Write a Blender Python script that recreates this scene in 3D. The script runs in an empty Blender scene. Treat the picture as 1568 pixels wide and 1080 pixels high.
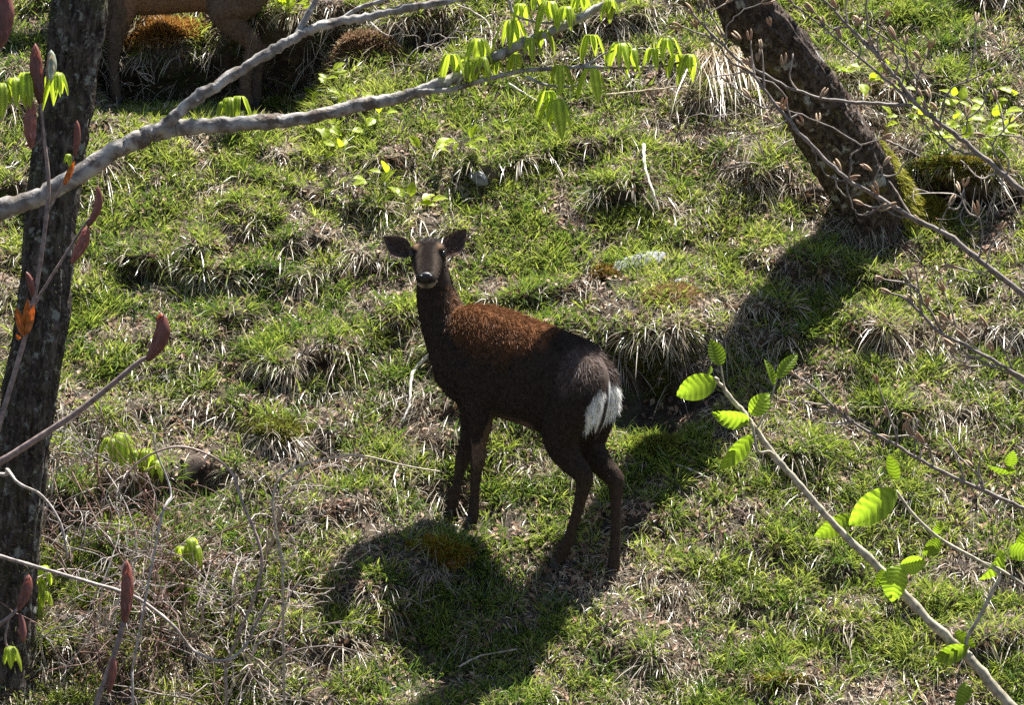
import bpy, math, random
import numpy as np
from mathutils import Vector

random.seed(7)
rng = np.random.default_rng(11)
SC = bpy.context.scene
COL = SC.collection

# ------------------------------------------------------------------ camera
PHI = math.radians(10.0)            # camera looks 10 degrees down on the slope
DIST = 14.0                         # metres to the deer
K = 3.763 / 14.0 / 1568.0           # metres per photo pixel per metre of depth
CR = np.array([1.0, 0, 0]); CF = np.array([0, math.cos(PHI), -math.sin(PHI)]); CU = np.array([0, math.sin(PHI), math.cos(PHI)])
CAM = -CF * DIST - CR * 0.038 + CU * 0.696
cd = bpy.data.cameras.new("camera"); cam = bpy.data.objects.new("camera", cd); COL.objects.link(cam)
cam.location = CAM; cam.rotation_euler = (math.pi / 2 - PHI, 0, 0)
cd.sensor_width = 36; cd.lens = 36 * 14.0 / 3.763; cd.clip_start = 0.1; cd.clip_end = 500
SC.camera = cam

# ------------------------------------------------------------------ sky, sun, exposure
EL, AZ = math.radians(63), math.radians(33)
SUN = np.array([math.cos(EL) * math.sin(AZ), math.cos(EL) * math.cos(AZ), math.sin(EL)])
w = bpy.data.worlds.new("World"); SC.world = w; w.use_nodes = True
nt = w.node_tree; nt.nodes.clear()
wo = nt.nodes.new('ShaderNodeOutputWorld'); bg = nt.nodes.new('ShaderNodeBackground'); sky = nt.nodes.new('ShaderNodeTexSky')
sky.sky_type = 'NISHITA'; sky.sun_disc = False; sky.sun_elevation = EL; sky.sun_rotation = AZ
bg.inputs[1].default_value = 0.05
nt.links.new(sky.outputs[0], bg.inputs[0]); nt.links.new(bg.outputs[0], wo.inputs[0])
sl = bpy.data.lights.new("sun", 'SUN'); sl.energy = 5.0; sl.angle = math.radians(0.53); sl.color = (1.0, 0.965, 0.91)
so = bpy.data.objects.new("sun", sl); COL.objects.link(so)
so.rotation_euler = Vector(-SUN).to_track_quat('-Z', 'Y').to_euler(); so.location = (3, 5, 12)
SC.view_settings.view_transform = 'Standard'; SC.view_settings.look = 'None'
SC.view_settings.gamma = 1; SC.view_settings.exposure = 1.72
SC.render.engine = 'CYCLES'
SC.cycles.use_denoising = False
SC.cycles.max_bounces = 6; SC.cycles.diffuse_bounces = 3; SC.cycles.transmission_bounces = 4; SC.cycles.glossy_bounces = 2
SC.cycles.sample_clamp_indirect = 6

# ------------------------------------------------------------------ pixel helpers (a pixel gives a direction only)
def ray(px, py):
    return CF + CR * (px - 784) * K + CU * (540 - py) * K
def P(px, py, d):
    return CAM + ray(px, py) * d
def pix(p):
    q = np.asarray(p) - CAM; d = q @ CF
    return 784 + (q @ CR) / d / K, 540 - (q @ CU) / d / K, d

# ------------------------------------------------------------------ numpy noise
def _hash(ix, iy, seed):
    h = (ix.astype(np.int64) * 374761393 + iy.astype(np.int64) * 668265263 + seed * 974711) & 0x7fffffff
    h = ((h ^ (h >> 13)) * 1274126177) & 0x7fffffff
    return ((h ^ (h >> 16)) & 0xffff) / 65535.0
def vnoise(x, y, seed=0):
    x = np.asarray(x, float); y = np.asarray(y, float)
    ix = np.floor(x); iy = np.floor(y); fx = x - ix; fy = y - iy
    fx = fx * fx * (3 - 2 * fx); fy = fy * fy * (3 - 2 * fy)
    a = _hash(ix, iy, seed); b = _hash(ix + 1, iy, seed); c = _hash(ix, iy + 1, seed); d = _hash(ix + 1, iy + 1, seed)
    return (a * (1 - fx) + b * fx) * (1 - fy) + (c * (1 - fx) + d * fx) * fy
def fbm(x, y, seed=0, o=4):
    s = 0; a = 0.5; t = 0
    for i in range(o):
        s = s + a * vnoise(x * 2 ** i + 17.3 * i, y * 2 ** i - 9.1 * i, seed + i); t += a; a *= 0.5
    return s / t
def sstep(a, b, x):
    t = np.clip((x - a) / (b - a), 0, 1); return t * t * (3 - 2 * t)
def unit(v):
    v = np.asarray(v, float); return v / (np.linalg.norm(v, axis=-1, keepdims=True) + 1e-12)

# ------------------------------------------------------------------ object helpers
def link(o, parent=None):
    COL.objects.link(o)
    if parent is not None: o.parent = parent
    return o
def tag(o, label=None, cat=None, group=None, kind=None):
    if label: o["label"] = label
    if cat: o["category"] = cat
    if group: o["group"] = group
    if kind: o["kind"] = kind
    return o
def thing(name, loc, label, cat, group=None):
    o = bpy.data.objects.new(name, None); link(o); o.location = Vector(loc); o.empty_display_size = 0.1
    tag(o, label, cat, group); return o
def mesh_np(name, V, quads=None, tris=None, cols=None, smooth=True):
    V = np.asarray(V, np.float32); me = bpy.data.meshes.new(name)
    me.vertices.add(len(V)); me.vertices.foreach_set("co", V.ravel())
    q = np.zeros((0, 4), np.int32) if quads is None else np.asarray(quads, np.int32).reshape(-1, 4)
    t = np.zeros((0, 3), np.int32) if tris is None else np.asarray(tris, np.int32).reshape(-1, 3)
    li = np.concatenate([q.ravel(), t.ravel()])
    me.loops.add(len(li)); me.loops.foreach_set("vertex_index", li)
    n = len(q) + len(t); me.polygons.add(n)
    ls = np.concatenate([np.arange(len(q)) * 4, len(q) * 4 + np.arange(len(t)) * 3]).astype(np.int32)
    me.polygons.foreach_set("loop_start", ls)
    me.polygons.foreach_set("use_smooth", np.full(n, smooth))
    if cols is not None:
        c = np.asarray(cols, np.float32)
        if c.shape[1] == 3: c = np.concatenate([c, np.ones((len(c), 1), np.float32)], 1)
        at = me.color_attributes.new("col", 'FLOAT_COLOR', 'POINT'); at.data.foreach_set("color", c.ravel())
    me.update(calc_edges=True); return me
def put(name, me, mat, parent=None):
    """link a mesh given in world coordinates; under a parent Empty shift it to the parent's frame"""
    if parent is not None:
        off = Vector((0, 0, 0)); p = parent
        while p is not None: off += p.location; p = p.parent
        n = len(me.vertices); co = np.empty(n * 3, np.float32); me.vertices.foreach_get("co", co)
        co = co.reshape(-1, 3) - np.array(off, np.float32); me.vertices.foreach_set("co", co.ravel()); me.update()
    o = bpy.data.objects.new(name, me); link(o, parent)
    if mat: me.materials.append(mat)
    return o
class MB:
    """collects verts, quads, tris and colours for one mesh"""
    def __init__(s): s.V = []; s.Q = []; s.T = []; s.C = []; s.n = 0
    def add(s, V, Q=None, T=None, C=None):
        V = np.asarray(V, float)
        if Q is not None and len(Q): s.Q.append(np.asarray(Q) + s.n)
        if T is not None and len(T): s.T.append(np.asarray(T) + s.n)
        s.V.append(V); s.C.append(np.zeros((len(V), 3)) if C is None else np.broadcast_to(np.asarray(C, float), (len(V), 3)))
        s.n += len(V)
    def mesh(s, name, smooth=True):
        return mesh_np(name, np.concatenate(s.V), np.concatenate(s.Q) if s.Q else None, np.concatenate(s.T) if s.T else None, np.concatenate(s.C), smooth)

def catmull(pts, n):
    pts = np.asarray(pts, float)
    if len(pts) < 3: 
        t = np.linspace(0, 1, n + 1)[:, None]; return pts[0] * (1 - t) + pts[-1] * t
    E_ = np.concatenate([[2 * pts[0] - pts[1]], pts, [2 * pts[-1] - pts[-2]]]); out = []
    for i in range(len(pts) - 1):
        a, b, c, d = E_[i:i + 4]
        for t in np.linspace(0, 1, n, endpoint=False):
            out.append(0.5 * (2 * b + (c - a) * t + (2 * a - 5 * b + 4 * c - d) * t * t + (3 * b - a - 3 * c + d) * t ** 3))
    out.append(pts[-1]); return np.array(out)
def frames(path):
    T = unit(np.gradient(path, axis=0)); N = np.zeros_like(T)
    r = np.array([0, 0, 1.0]) if abs(T[0][2]) < 0.9 else np.array([1.0, 0, 0])
    n = unit(np.cross(T[0], r))
    for i in range(len(T)):
        n = unit(n - T[i] * (n @ T[i])); N[i] = n
    return T, N, np.cross(T, N)
def tube(path, rad, k=7, bump=0.0, seed=0):
    path = np.asarray(path, float); T, N, B = frames(path); m = len(path)
    rad = np.broadcast_to(np.asarray(rad, float), (m,))
    a = np.linspace(0, 2 * np.pi, k, endpoint=False)
    rr = np.repeat(rad[:, None], k, 1)
    if bump:
        s = np.concatenate([[0], np.cumsum(np.linalg.norm(np.diff(path, axis=0), axis=1))])
        rr = rr * (1 + bump * (fbm(np.cos(a)[None] * 1.5 + 5 + s[:, None] * 0 , s[:, None] / (rad.max() * 3) + np.sin(a)[None] * 1.5, seed, 3) - 0.5) * 2)
    V = path[:, None] + rr[..., None] * (np.cos(a)[None, :, None] * N[:, None] + np.sin(a)[None, :, None] * B[:, None])
    V = V.reshape(-1, 3)
    i, j = np.meshgrid(np.arange(m - 1), np.arange(k), indexing='ij'); j2 = (j + 1) % k
    Q = np.stack([i * k + j, i * k + j2, (i + 1) * k + j2, (i + 1) * k + j], -1).reshape(-1, 4)
    V = np.concatenate([V, path[:1] - T[:1] * rad[0] * 0.5, path[-1:] + T[-1:] * rad[-1] * 0.8])
    jj = np.arange(k); j3 = (jj + 1) % k
    T1 = np.stack([np.full(k, m * k), j3, jj], -1); T2 = np.stack([np.full(k, m * k + 1), (m - 1) * k + jj, (m - 1) * k + j3], -1)
    return V, Q, np.concatenate([T1, T2])

# ------------------------------------------------------------------ materials
def new_mat(name):
    m = bpy.data.materials.new(name); m.use_nodes = True; t = m.node_tree; t.nodes.clear()
    o = t.nodes.new('ShaderNodeOutputMaterial'); return m, t, o
def N_(t, kind, **kw):
    n = t.nodes.new(kind)
    for k, v in kw.items():
        if k in n.inputs: n.inputs[k].default_value = v
        else: setattr(n, k, v)
    return n
def attr_mat(name, rough=0.5, spec=0.4, trans=0.0, tmul=(1, 1, 1), noise=0.25, scale=60.0):
    """colour from the mesh's own pigment attribute, broken up by noise; thin things let light through"""
    m, t, o = new_mat(name)
    at = N_(t, 'ShaderNodeAttribute', attribute_name="col")
    tc = N_(t, 'ShaderNodeTexCoord'); nz = N_(t, 'ShaderNodeTexNoise'); nz.inputs['Scale'].default_value = scale; nz.inputs['Detail'].default_value = 3
    t.links.new(tc.outputs['Object'], nz.inputs['Vector'])
    mr = N_(t, 'ShaderNodeMapRange'); mr.inputs['From Min'].default_value = 0.3; mr.inputs['From Max'].default_value = 0.7
    mr.inputs['To Min'].default_value = 1 - noise; mr.inputs['To Max'].default_value = 1 + noise
    t.links.new(nz.outputs['Fac'], mr.inputs['Value'])
    vm = N_(t, 'ShaderNodeVectorMath', operation='SCALE'); t.links.new(at.outputs['Color'], vm.inputs[0]); t.links.new(mr.outputs[0], vm.inputs['Scale'])
    p = N_(t, 'ShaderNodeBsdfPrincipled'); p.inputs['Roughness'].default_value = rough; p.inputs['Specular IOR Level'].default_value = spec
    t.links.new(vm.outputs[0], p.inputs['Base Color'])
    if trans > 0:
        v2 = N_(t, 'ShaderNodeVectorMath', operation='MULTIPLY'); v2.inputs[1].default_value = tmul; t.links.new(vm.outputs[0], v2.inputs[0])
        tr = N_(t, 'ShaderNodeBsdfTranslucent'); t.links.new(v2.outputs[0], tr.inputs['Color'])
        mx = N_(t, 'ShaderNodeMixShader'); mx.inputs[0].default_value = trans
        t.links.new(p.outputs[0], mx.inputs[1]); t.links.new(tr.outputs[0], mx.inputs[2]); t.links.new(mx.outputs[0], o.inputs[0])
    else:
        t.links.new(p.outputs[0], o.inputs[0])
    return m
def ramp_mat(name, stops, scale=(8, 8, 8), detail=6, rough=0.85, spec=0.25, bump=0.3, bscale=None, spots=None, distort=0.6):
    m, t, o = new_mat(name)
    tc = N_(t, 'ShaderNodeTexCoord'); mp = N_(t, 'ShaderNodeMapping'); mp.inputs['Scale'].default_value = scale
    t.links.new(tc.outputs['Object'], mp.inputs[0])
    nz = N_(t, 'ShaderNodeTexNoise'); nz.inputs['Scale'].default_value = 1; nz.inputs['Detail'].default_value = detail; nz.inputs['Distortion'].default_value = distort
    t.links.new(mp.outputs[0], nz.inputs['Vector'])
    cr = N_(t, 'ShaderNodeValToRGB'); e = cr.color_ramp.elements
    e[0].position = stops[0][0]; e[0].color = (*stops[0][1], 1); e[1].position = stops[-1][0]; e[1].color = (*stops[-1][1], 1)
    for s in stops[1:-1]:
        x = e.new(s[0]); x.color = (*s[1], 1)
    t.links.new(nz.outputs['Fac'], cr.inputs[0]); csock = cr.outputs[0]
    if spots:
        for sc_, lo, hi, colr in spots:
            n2 = N_(t, 'ShaderNodeTexNoise'); n2.inputs['Scale'].default_value = sc_; n2.inputs['Detail'].default_value = 5; n2.inputs['Roughness'].default_value = 0.65
            t.links.new(tc.outputs['Object'], n2.inputs['Vector'])
            mr = N_(t, 'ShaderNodeMapRange'); mr.inputs['From Min'].default_value = lo; mr.inputs['From Max'].default_value = hi
            t.links.new(n2.outputs['Fac'], mr.inputs['Value'])
            mx = N_(t, 'ShaderNodeMix', data_type='RGBA'); mx.inputs[7].default_value = (*colr, 1)
            t.links.new(mr.outputs[0], mx.inputs[0]); t.links.new(csock, mx.inputs[6]); csock = mx.outputs[2]
    p = N_(t, 'ShaderNodeBsdfPrincipled'); p.inputs['Roughness'].default_value = rough; p.inputs['Specular IOR Level'].default_value = spec
    t.links.new(csock, p.inputs['Base Color'])
    if bump:
        b = N_(t, 'ShaderNodeBump'); b.inputs['Strength'].default_value = bump; b.inputs['Distance'].default_value = 0.03
        t.links.new(nz.outputs['Fac'], b.inputs['Height']); t.links.new(b.outputs[0], p.inputs['Normal'])
    t.links.new(p.outputs[0], o.inputs[0]); return m

M_ground = ramp_mat('soil', [(0.3, (0.014, 0.010, 0.007)), (0.5, (0.045, 0.031, 0.021)), (0.72, (0.11, 0.08, 0.055))], (14, 14, 14), bump=0.6, spots=[(9, 0.54, 0.66, (0.04, 0.048, 0.016))])
M_grass = attr_mat('green_grass', rough=0.32, spec=0.8, trans=0.5, tmul=(1.1, 1.1, 0.75), noise=0.15, scale=20)
M_straw = attr_mat('dry_grass', rough=0.34, spec=0.7, trans=0.35, tmul=(1, 0.95, 0.85), noise=0.2, scale=30)
M_litter = attr_mat('leaf_litter', rough=0.6, spec=0.4, trans=0.2, noise=0.3, scale=60)
M_moss = attr_mat('moss', rough=0.8, spec=0.2, trans=0.35, noise=0.3, scale=40)
M_leaf = attr_mat('fresh_leaf', rough=0.42, spec=0.4, trans=0.6, tmul=(1.1, 1.15, 0.6), noise=0.2, scale=25)
M_bud = attr_mat('bud_scale', rough=0.45, spec=0.4, trans=0.25, tmul=(1.3, 0.7, 0.5), noise=0.3, scale=70)
M_twig = attr_mat('twig_bark', rough=0.6, spec=0.35, noise=0.5, scale=70)
M_fur = attr_mat('fur', rough=0.55, spec=0.16, trans=0.2, noise=0.3, scale=50)
M_hide = attr_mat('hide', rough=0.9, spec=0.02, noise=0.3, scale=70)
M_bark = ramp_mat('dark_bark', [(0.35, (0.018, 0.013, 0.010)), (0.5, (0.05, 0.038, 0.03)), (0.68, (0.12, 0.10, 0.085))], (48, 48, 15), bump=1.0,
                  spots=[(4, 0.50, 0.68, (0.06, 0.058, 0.024)), (70, 0.56, 0.63, (0.14, 0.115, 0.088)), (20, 0.57, 0.63, (0.22, 0.225, 0.19)), (35, 0.62, 0.70, (0.008, 0.006, 0.005))])  # finest pale flecks put highlights of the bark relief into the colour
M_bark2 = ramp_mat('lichen_bark', [(0.35, (0.02, 0.014, 0.011)), (0.5, (0.06, 0.042, 0.032)), (0.68, (0.13, 0.105, 0.085))], (40, 40, 22), bump=1.0,
                  spots=[(55, 0.57, 0.64, (0.14, 0.10, 0.075)), (9, 0.59, 0.64, (0.33, 0.33, 0.31)), (5, 0.60, 0.70, (0.15, 0.12, 0.02)), (30, 0.62, 0.70, (0.008, 0.006, 0.005))])  # finest flecks again paint relief highlights; the larger pale spots are lichen
M_greybark = ramp_mat('grey_bark', [(0.35, (0.13, 0.115, 0.10)), (0.5, (0.27, 0.25, 0.225)), (0.66, (0.42, 0.40, 0.36))], (18, 18, 18), bump=0.5,
                  spots=[(10, 0.55, 0.62, (0.11, 0.085, 0.065)), (30, 0.62, 0.68, (0.5, 0.49, 0.45))])
M_rock = ramp_mat('rock', [(0.3, (0.08, 0.08, 0.08)), (0.5, (0.20, 0.205, 0.21)), (0.7, (0.36, 0.37, 0.38))], (14, 14, 14), bump=0.6, rough=0.7)
def gloss_mat(name, c, r):
    m, t, o = new_mat(name); p = N_(t, 'ShaderNodeBsdfPrincipled'); p.inputs['Base Color'].default_value = (*c, 1); p.inputs['Roughness'].default_value = r
    nz = N_(t, 'ShaderNodeTexNoise'); nz.inputs['Scale'].default_value = 300
    b = N_(t, 'ShaderNodeBump'); b.inputs['Strength'].default_value = 0.15; b.inputs['Distance'].default_value = 0.001
    t.links.new(nz.outputs['Fac'], b.inputs['Height']); t.links.new(b.outputs[0], p.inputs['Normal'])
    t.links.new(p.outputs[0], o.inputs[0]); return m
M_eye = gloss_mat('eye', (0.006, 0.005, 0.004), 0.2)
M_nose = gloss_mat('wet_nose', (0.010, 0.009, 0.010), 0.5)
M_hoof = gloss_mat('hoof', (0.02, 0.017, 0.015), 0.5)

# ------------------------------------------------------------------ terrain: one sheet, slope then valley then the photographer's bank
SLOPE = math.radians(33)
_vv = np.arange(-40, 90, 0.01)
def _ang(v):
    a = np.full_like(v, SLOPE)
    a = np.where(v < -1.5, SLOPE * np.clip((v + 3.5) / 2.0, 0, 1), a)
    a = np.where(v < -9, -math.radians(28) * sstep(9, 9.6, -v), a)
    a = np.where(v < -14.6, -math.radians(28) * (1 - sstep(14.6, 15.4, -v)), a)
    return a
_aa = _ang(_vv); _i0 = np.argmin(abs(_vv))
_yy = np.cumsum(np.cos(_aa)) * 0.01; _yy -= _yy[_i0]; _zz = np.cumsum(np.sin(_aa)) * 0.01; _zz -= _zz[_i0]
def base(u, v):
    a = np.interp(v, _vv, _aa)
    B = np.stack([u, np.interp(v, _vv, _yy), np.interp(v, _vv, _zz)], -1)
    n = np.stack([0 * a, -np.sin(a), np.cos(a)], -1); d = np.stack([0 * a, np.cos(a), np.sin(a)], -1)
    return B, n, d
NS = np.array([0, -math.sin(SLOPE), math.cos(SLOPE)]); VS = np.array([0, math.cos(SLOPE), math.sin(SLOPE)])
def plane_hit(px, py, h=0.0):
    r = ray(px, py); return CAM + r * ((h - CAM @ NS) / (r @ NS))
U0, U1, V0, V1, ST = -4.5, 4.5, -1.6, 6.0, 0.025
uf = np.arange(U0, U1 + 1e-6, ST); vf = np.arange(V0, V1 + 1e-6, ST)
def expand(a, lo, hi, f=1.28):
    out = list(a); s = ST
    while out[-1] < hi: s *= f; out.append(out[-1] + s)
    s = ST; pre = [a[0]]
    while pre[-1] > lo: s *= f; pre.append(pre[-1] - s)
    return np.array(pre[1:][::-1] + out), len(pre) - 1
ug, iu0 = expand(uf, -60, 60); vg, iv0 = expand(vf, -26, 75)
UU, VV = np.meshgrid(ug, vg, indexing='ij')
# tussocks: small rounded lips, raised on the valley side and hanging over it a little
terr = np.zeros_like(UU); rt = np.random.default_rng(4)
for k in range(900):
    cu, cv = rt.uniform(-4.6, 4.6), rt.uniform(-1.7, 6.1); wu = rt.uniform(0.09, 0.30); H = rt.uniform(0.02, 0.085) * (0.6 + wu * 2); fc_ = rt.uniform(0.05, 0.11)
    a0, a1 = np.searchsorted(ug, [cu - wu, cu + wu]); b0, b1 = np.searchsorted(vg, [cv - fc_ * 2.5, cv + fc_ * 4])
    if a1 <= a0 or b1 <= b0: continue
    uu, vv = UU[a0:a1, b0:b1], VV[a0:a1, b0:b1]
    s = vv - cv - 0.35 * wu * ((uu - cu) / wu) ** 2 + rt.uniform(-.3, .3) * (uu - cu)
    prof = np.where(s < 0, sstep(-fc_, 0, s), 1 - sstep(0, fc_ * 3.0, s)) * np.clip(1 - ((uu - cu) / wu) ** 2, 0, 1)
    terr[a0:a1, b0:b1] = np.maximum(terr[a0:a1, b0:b1], H * prof)
near = np.exp(-(np.clip(abs(UU) - 5, 0, None) / 4) ** 2)
h1 = terr + 0.05 * (fbm(UU / 0.16, VV / 0.16, 31, 3) - 0.5) + 0.10 * (fbm(UU / 0.9, VV / 0.9, 37, 2) - 0.5)
h2 = np.zeros_like(h1)
# lips seen in the photograph: px of the lip, half width in px, height of the step, length of the face, strength of the overhang
LIPS = [(1010, 492, 125, 0.17, 0.16, 1.1), (650, 22, 75, 0.12, 0.10, 1.1), (1490, 258, 110, 0.15, 0.12, 1.1),
        (220, 397, 55, 0.09, 0.07, 1.1), (300, 385, 50, 0.10, 0.07, 1.1), (395, 398, 60, 0.08, 0.07, 1.0), (955, 280, 60, 0.12, 0.10, 1.0), (420, 565, 50, 0.09, 0.07, 1.1),
        (355, 480, 50, 0.08, 0.06, 1.1), (420, 672, 60, 0.10, 0.08, 1.0), (1030, 455, 45, 0.06, 0.05, 1.0), (735, 255, 45, 0.10, 0.08, 1.1), (560, 320, 60, 0.07, 0.06, 1),
        (1340, 500, 60, 0.09, 0.08, 1), (690, 838, 70, 0.09, 0.08, 0.8), (1180, 465, 80, 0.08, 0.08, 1.0), (590, 250, 60, 0.09, 0.07, 1.1), (1220, 690, 70, 0.07, 0.07, 1.0), (1390, 620, 70, 0.08, 0.07, 1)]
for (lx, ly, lw, H, face, ko) in LIPS:
    q = plane_hit(lx, ly, H); u0 = q[0]; v0 = q @ VS + ko * H
    ww = lw * K * pix(q)[2]
    win = np.clip(1 - ((UU - u0) / ww) ** 2, 0, 1) ** 1.2
    s = VV - v0 + 0.05 * (vnoise(UU / 0.13, VV * 0 + lx, 3) - 0.5) * 2
    prof = np.where(s < 0, sstep(-face, 0, s), 1 - sstep(0, face * 3.2, s))
    h2 = np.maximum(h2, H * win * prof)
# bench where the second deer stands, cut into the slope, with the dark bank behind it
BV0 = plane_hit(285, 194) @ VS; BX0, BX1 = plane_hit(110, 192)[0], plane_hit(500, 192)[0]; BLEN = 0.70
bs = VV - BV0; bw = sstep(BX0 - 0.12, BX0 + 0.12, UU) * (1 - sstep(BX1 - 0.15, BX1 + 0.1, UU))
lipz = -0.19 + 0.24 * sstep(plane_hit(300, 40)[0], plane_hit(400, 40)[0], UU) + 0.04 * (vnoise(UU / .12, VV * 0, 6) - .5)
bshift = 0.13 * sstep(-0.0, 0.08, bs - BLEN) * (1 - sstep(0.10, 0.6, bs - BLEN)) * bw
bench = np.where(bs < 0, 0, np.where(bs < BLEN, -bs * math.tan(SLOPE), -BLEN * math.tan(SLOPE) + (BLEN * math.tan(SLOPE) + lipz) * sstep(0, 0.07, bs - BLEN) - lipz * sstep(0.10, 0.7, bs - BLEN))) * bw
on_bench = ((bs > 0) & (bs < BLEN + 0.1)) * bw
hh = np.maximum(h1 * (1 - 0.8 * on_bench), h2 * (1 - on_bench) + 0.35 * h1)
# hollows: dark pockets under the lips
HOLLOWS = [(1000, 612, 85, 48, .13), (648, 62, 45, 22, .10), (1495, 292, 85, 26, .12), (395, 100, 60, 40, .05), (300, 745, 40, 25, .07), (230, 760, 30, 25, .06), (960, 300, 30, 22, .07), (735, 272, 22, 20, .08), (210, 425, 40, 14, .05), (410, 590, 40, 16, .06), (1490, 455, 25, 20, .06), (1290, 895, 35, 14, .05), (325, 975, 20, 18, .06), (1130, 950, 40, 14, .03)]
hol = np.zeros_like(hh)
for (lx, ly, rx_, ry_, dp) in HOLLOWS:
    q = plane_hit(lx, ly, 0); dm_ = pix(q)[2]; hol = np.maximum(hol, dp * np.exp(-(((UU - q[0]) / (rx_ * K * dm_)) ** 2 + ((VV - q @ VS) / (ry_ * K * dm_ / 0.68)) ** 2) ** 2))
hh = hh + bench - hol
shift = 0.55 * h1 * near * (1 - on_bench) + 1.1 * h2 * (1 - on_bench) + bshift
# deer feet: points found from their pixels and the legs' planes; the turf rises or dips to meet them
YAW = math.radians(35)
DF = np.array([-math.cos(YAW), math.sin(YAW), 0]); DL = np.array([-math.sin(YAW), -math.cos(YAW), 0]); DA = np.array([0.0, 0.0, 0.0]) + DL * 0.0
def on_plane(px, py, A, L, lat):
    r = ray(px, py); return CAM + r * ((lat - (CAM - A) @ L) / (r @ L))
_r = ray(285, 169); DA2 = CAM + _r * ((plane_hit(285, 194)[2] - CAM[2]) / _r[2]); YAW2 = math.radians(10)
DF2 = np.array([-math.cos(YAW2), math.sin(YAW2), 0]); DL2 = np.array([-math.sin(YAW2), -math.cos(YAW2), 0])
FEET = {'LF': (722, 808, .045), 'RF': (690, 796, -.02), 'LH': (853, 870, .035), 'RH': (938, 886, -.06)}
FEET2 = {'LF': (181, 166, .05), 'RF': (140, 160, -.05), 'LH': (378, 176, .05), 'RH': (394, 166, -.05)}
foot_pts = [on_plane(a, b, DA, DL, c) for a, b, c in FEET.values()] + [on_plane(a, b, DA2, DL2, c) for a, b, c in FEET2.values()]
for it in range(3):
    for fp in foot_pts:
        hF = fp @ NS; v0 = fp @ VS; u0 = fp[0]
        # find the sheet parameter that lands under the foot
        sub = (abs(UU - u0) < 0.25) & (abs(VV - v0) < 0.5)
        dist = (UU - u0) ** 2 + (VV - shift - v0) ** 2; dist = np.where(sub, dist, 9)
        k_ = np.unravel_index(np.argmin(dist), dist.shape)
        g = np.exp(-((UU - UU[k_]) ** 2 + (VV - VV[k_]) ** 2) / 0.085 ** 2)
        hh = hh + (hF - hh[k_]) * g
B_, n_, d_ = base(UU, VV)
far = sstep(5.5, 12, abs(UU)) + sstep(6.5, 14, VV) + sstep(2, 5, -VV)
hh = hh * np.clip(1 - far, 0, 1) + 0.5 * np.clip(far, 0, 1) * (fbm(UU / 3, VV / 3, 77, 3) - 0.5) * (VV > -9)
shift = shift * np.clip(1 - far, 0, 1)
GP = B_ + n_ * hh[..., None] - d_ * shift[..., None]
GN = unit(np.cross(np.gradient(GP, axis=0) / np.gradient(UU, axis=0)[..., None], np.gradient(GP, axis=1) / np.gradient(VV, axis=1)[..., None]))
nu, nv = UU.shape
i, j = np.meshgrid(np.arange(nu - 1), np.arange(nv - 1), indexing='ij')
Q = np.stack([i * nv + j, (i + 1) * nv + j, (i + 1) * nv + j + 1, i * nv + j + 1], -1).reshape(-1, 4)
ground = put('ground', mesh_np('ground', GP.reshape(-1, 3), Q), M_ground)
tag(ground, 'steep soil hillside under the grass tussocks', 'hillside', kind='structure')
# lookups on the fine part
FP = GP[iu0:iu0 + len(uf), iv0:iv0 + len(vf)]; FN = GN[iu0:iu0 + len(uf), iv0:iv0 + len(vf)]
def surf(u, v):
    a = np.clip((np.asarray(u) - U0) / ST, 0, len(uf) - 1.001); b = np.clip((np.asarray(v) - V0) / ST, 0, len(vf) - 1.001)
    i = a.astype(int); j = b.astype(int); fa = (a - i)[..., None]; fb = (b - j)[..., None]
    def L(A): return (A[i, j] * (1 - fa) + A[i + 1, j] * fa) * (1 - fb) + (A[i, j + 1] * (1 - fa) + A[i + 1, j + 1] * fa) * fb
    return L(FP), unit(L(FN))
_fl = FP.reshape(-1, 3); _q = _fl - CAM; _d = _q @ CF
_px = 784 + _q[:, 0] / _d / K; _py = 540 - (_q @ CU) / _d / K
_uf = np.repeat(uf, len(vf)); _vf = np.tile(vf, len(uf))
def ground_at(px, py):
    """visible ground point under a pixel, with its sheet parameters"""
    dd = np.hypot(_px - px, _py - py); m = np.where(dd < max(9, dd.min() + 0.1))[0]
    k = m[np.argmin(_d[m] + dd[m] * 0.01)]
    return _fl[k].copy(), _uf[k], _vf[k]
def ground_z(x, y):
    dd = (_fl[:, 0] - x) ** 2 + (_fl[:, 1] - y) ** 2; k = np.argmin(dd)
    if dd[k] < 0.01: return _fl[k, 2]
    return float(np.interp(y, _yy, _zz))

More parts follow.
